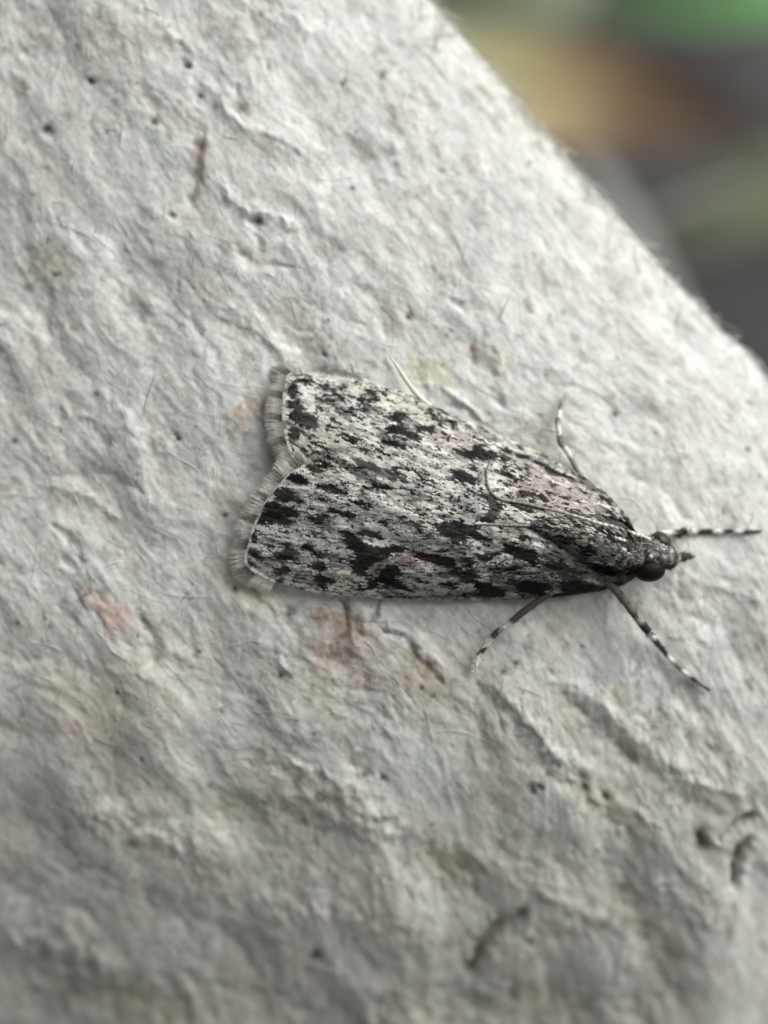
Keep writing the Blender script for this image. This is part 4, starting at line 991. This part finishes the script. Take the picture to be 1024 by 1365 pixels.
# tegula by each shoulder
# ------------------------------------------------------------------ out of focus garden far below
M_soil = mat('dark_soil', 0.95, (0.085, 0.080, 0.080), noise=[(0.25, 0.6, 1.7, 4), (2.0, 0.7, 1.3, 3)])
gn = 60; gxx = np.linspace(-160, 160, gn); GX, GY = np.meshgrid(gxx, gxx, indexing='ij')
GZ = -46 + 0.7 * vnoise(GX / 9, GY / 9, 2)
i = (np.arange(gn - 1)[:, None] * gn + np.arange(gn - 1)[None]).ravel()
o = mesh_from('ground', np.stack([GX, GY, GZ], -1).reshape(-1, 3), np.stack([i, i + gn, i + gn + 1, i + 1], -1), M_soil); o['kind'] = 'structure'

def leaf(name, label, cat, a, b, z, width, cols, mname, group=None, bend=0.6, fold=0.18, tilt=0.0, stalk=True, seed=0):
    """leaf blade from a (stalk end) to b (tip), photo pixels at height z; with midrib and stalk"""
    A_ = P(a[0], a[1], z); B_ = P(b[0], b[1], z + tilt); ax = B_ - A_; L = np.linalg.norm(ax); ax /= L
    sd_ = np.cross([0, 0, 1.], ax); sd_ /= np.linalg.norm(sd_)
    nu, nv = 40, 17; u = np.linspace(0, 1, nu)[:, None]; v = np.linspace(-1, 1, nv)[None]
    prof = np.sin(np.clip(u, 0, 1) ** 0.8 * math.pi) ** 0.75 * (1 + 0.05 * np.sin(u * 30 + v * 2))
    cen = A_ + ax * L * u[..., None] + np.array([0, 0, 1.]) * (np.sin(u * math.pi) * bend * L * 0.2)[..., None]
    pos = cen + sd_ * (v * prof * width)[..., None] + np.array([0, 0, 1.]) * (np.abs(v) ** 1.4 * fold * width * np.sin(u * math.pi))[..., None]
    pos = pos + np.array([0, 0, 1.]) * (0.06 * width * vnoise(u * 6 + seed, v * 3 + u, 3))[..., None]
    pos = pos.reshape(-1, 3)
    cc = np.stack([np.interp(u[:, 0], np.linspace(0, 1, len(cols)), [c[k] for c in cols]) for k in range(3)], -1)
    cc = np.repeat(cc, nv, axis=0) * (1 + 0.2 * vnoise(pos[:, 0] / 2, pos[:, 1] / 2, seed % 5))[:, None]
    i = (np.arange(nu - 1)[:, None] * nv + np.arange(nv - 1)[None]).ravel(); Fq = np.stack([i, i + nv, i + nv + 1, i + 1], -1)
    K = len(pos); V = np.concatenate([pos, pos - np.array([0, 0, 0.05])]);
    rim = np.concatenate([np.arange(nv), np.arange(1, nu) * nv + nv - 1, (nu - 1) * nv + np.arange(nv - 2, -1, -1), np.arange(nu - 2, 0, -1) * nv]); r2 = np.roll(rim, -1)
    root = empty(name, tuple(A_), label, cat, group)
    m = mat(mname, 0.5, attr=True, spec=0.4, transl=0.25)
    mesh_from('blade', V, np.concatenate([Fq, Fq[:, ::-1] + K, np.stack([r2, rim, rim + K, r2 + K], -1)]), m, root, np.concatenate([cc, cc]))
    rib = cen[:, 0] + np.array([0, 0, -0.02]); V, Fq, cp, c_ = tube(rib, np.linspace(0.16, 0.05, nu), 6, cc[nv // 2:nu * nv:nv] * 1.08); B = Bag(); B.add(V, Fq, cp, c_); B.build('midrib', m, root)
    if stalk:
        p = np.array([A_, A_ - ax * 1.5 + np.array([0, 0, -.4]), A_ - ax * 3 + np.array([0, 0, -1.6]), A_ - ax * 4 + np.array([0, 0, -4.])]); p = spline(p, 14)
        V, Fq, cp, c_ = tube(p, 0.16, 6, np.tile(np.array(cols[0]) * 0.9, (14, 1))); B = Bag(); B.add(V, Fq, cp, c_); B.build('stalk', m, root)
    return root
GREEN = (0.07, 0.24, 0.035); OL = (0.16, 0.22, 0.10)
leaf('dead_leaf', 'pale yellow leaf turning tan and brown towards its tip, blurred beyond the carton edge', 'leaf', (470, 70), (1040, 178), -24, 1.15, [(0.60, 0.62, 0.40), (0.80, 0.80, 0.50), (0.76, 0.72, 0.42), (0.58, 0.45, 0.25), (0.27, 0.17, 0.10), (0.12, 0.085, 0.065), (0.08, 0.055, 0.045)], 'leaf_yellow', bend=0.05, seed=1)
leaf('green_leaf', 'bright green leaf, blurred, in the top right corner', 'leaf', (1180, -60), (780, 20), -26, 1.1, [(0.12, 0.34, 0.11), (0.16, 0.38, 0.14), (0.26, 0.36, 0.22)], 'leaf_green', seed=2)
leaf('green_leaf', 'dull sage green leaf, blurred, above the yellow leaf', 'leaf', (800, -60), (520, 45), -30, 1.6, [(0.26, 0.31, 0.20), (0.30, 0.34, 0.23)], 'leaf_sage', seed=3)
leaf('green_leaf', 'dark grey-green leaf, blurred, slanting in from the right edge below the yellow leaf', 'leaf', (1150, 195), (800, 350), -28, 0.9, [(0.17, 0.22, 0.13), (0.20, 0.24, 0.15), (0.22, 0.25, 0.18)], 'leaf_dull', seed=4)
# grey twig running down behind the carton edge
tw = empty('grey_twig', tuple(P(740., 150., -22)), 'smooth grey twig, blurred, running down just beyond the carton edge', 'twig')
M_bark = mat('grey_bark', 0.8, (0.30, 0.30, 0.285), noise=[(1.5, 0.75, 1.25, 4)])
p = spline(np.array([P(700., 150., -27), P(745., 190., -25), P(785., 240., -24), P(830., 310., -23), P(880., 410., -23), P(930., 560., -25)]), 40)
V, Fq, cp, _ = tube(p, np.linspace(0.40, 0.46, 40), 12); B = Bag(); B.add(V, Fq, cp); B.build('stem', M_bark, tw)
p2 = spline(np.array([p[24], p[24] + np.array([.9, .5, .2]), p[24] + np.array([2.4, 1.1, 0.1])]), 12)
V, Fq, cp, _ = tube(p2, np.linspace(0.22, 0.10, 12), 8); B = Bag(); B.add(V, Fq, cp); B.build('side_shoot', M_bark, tw)
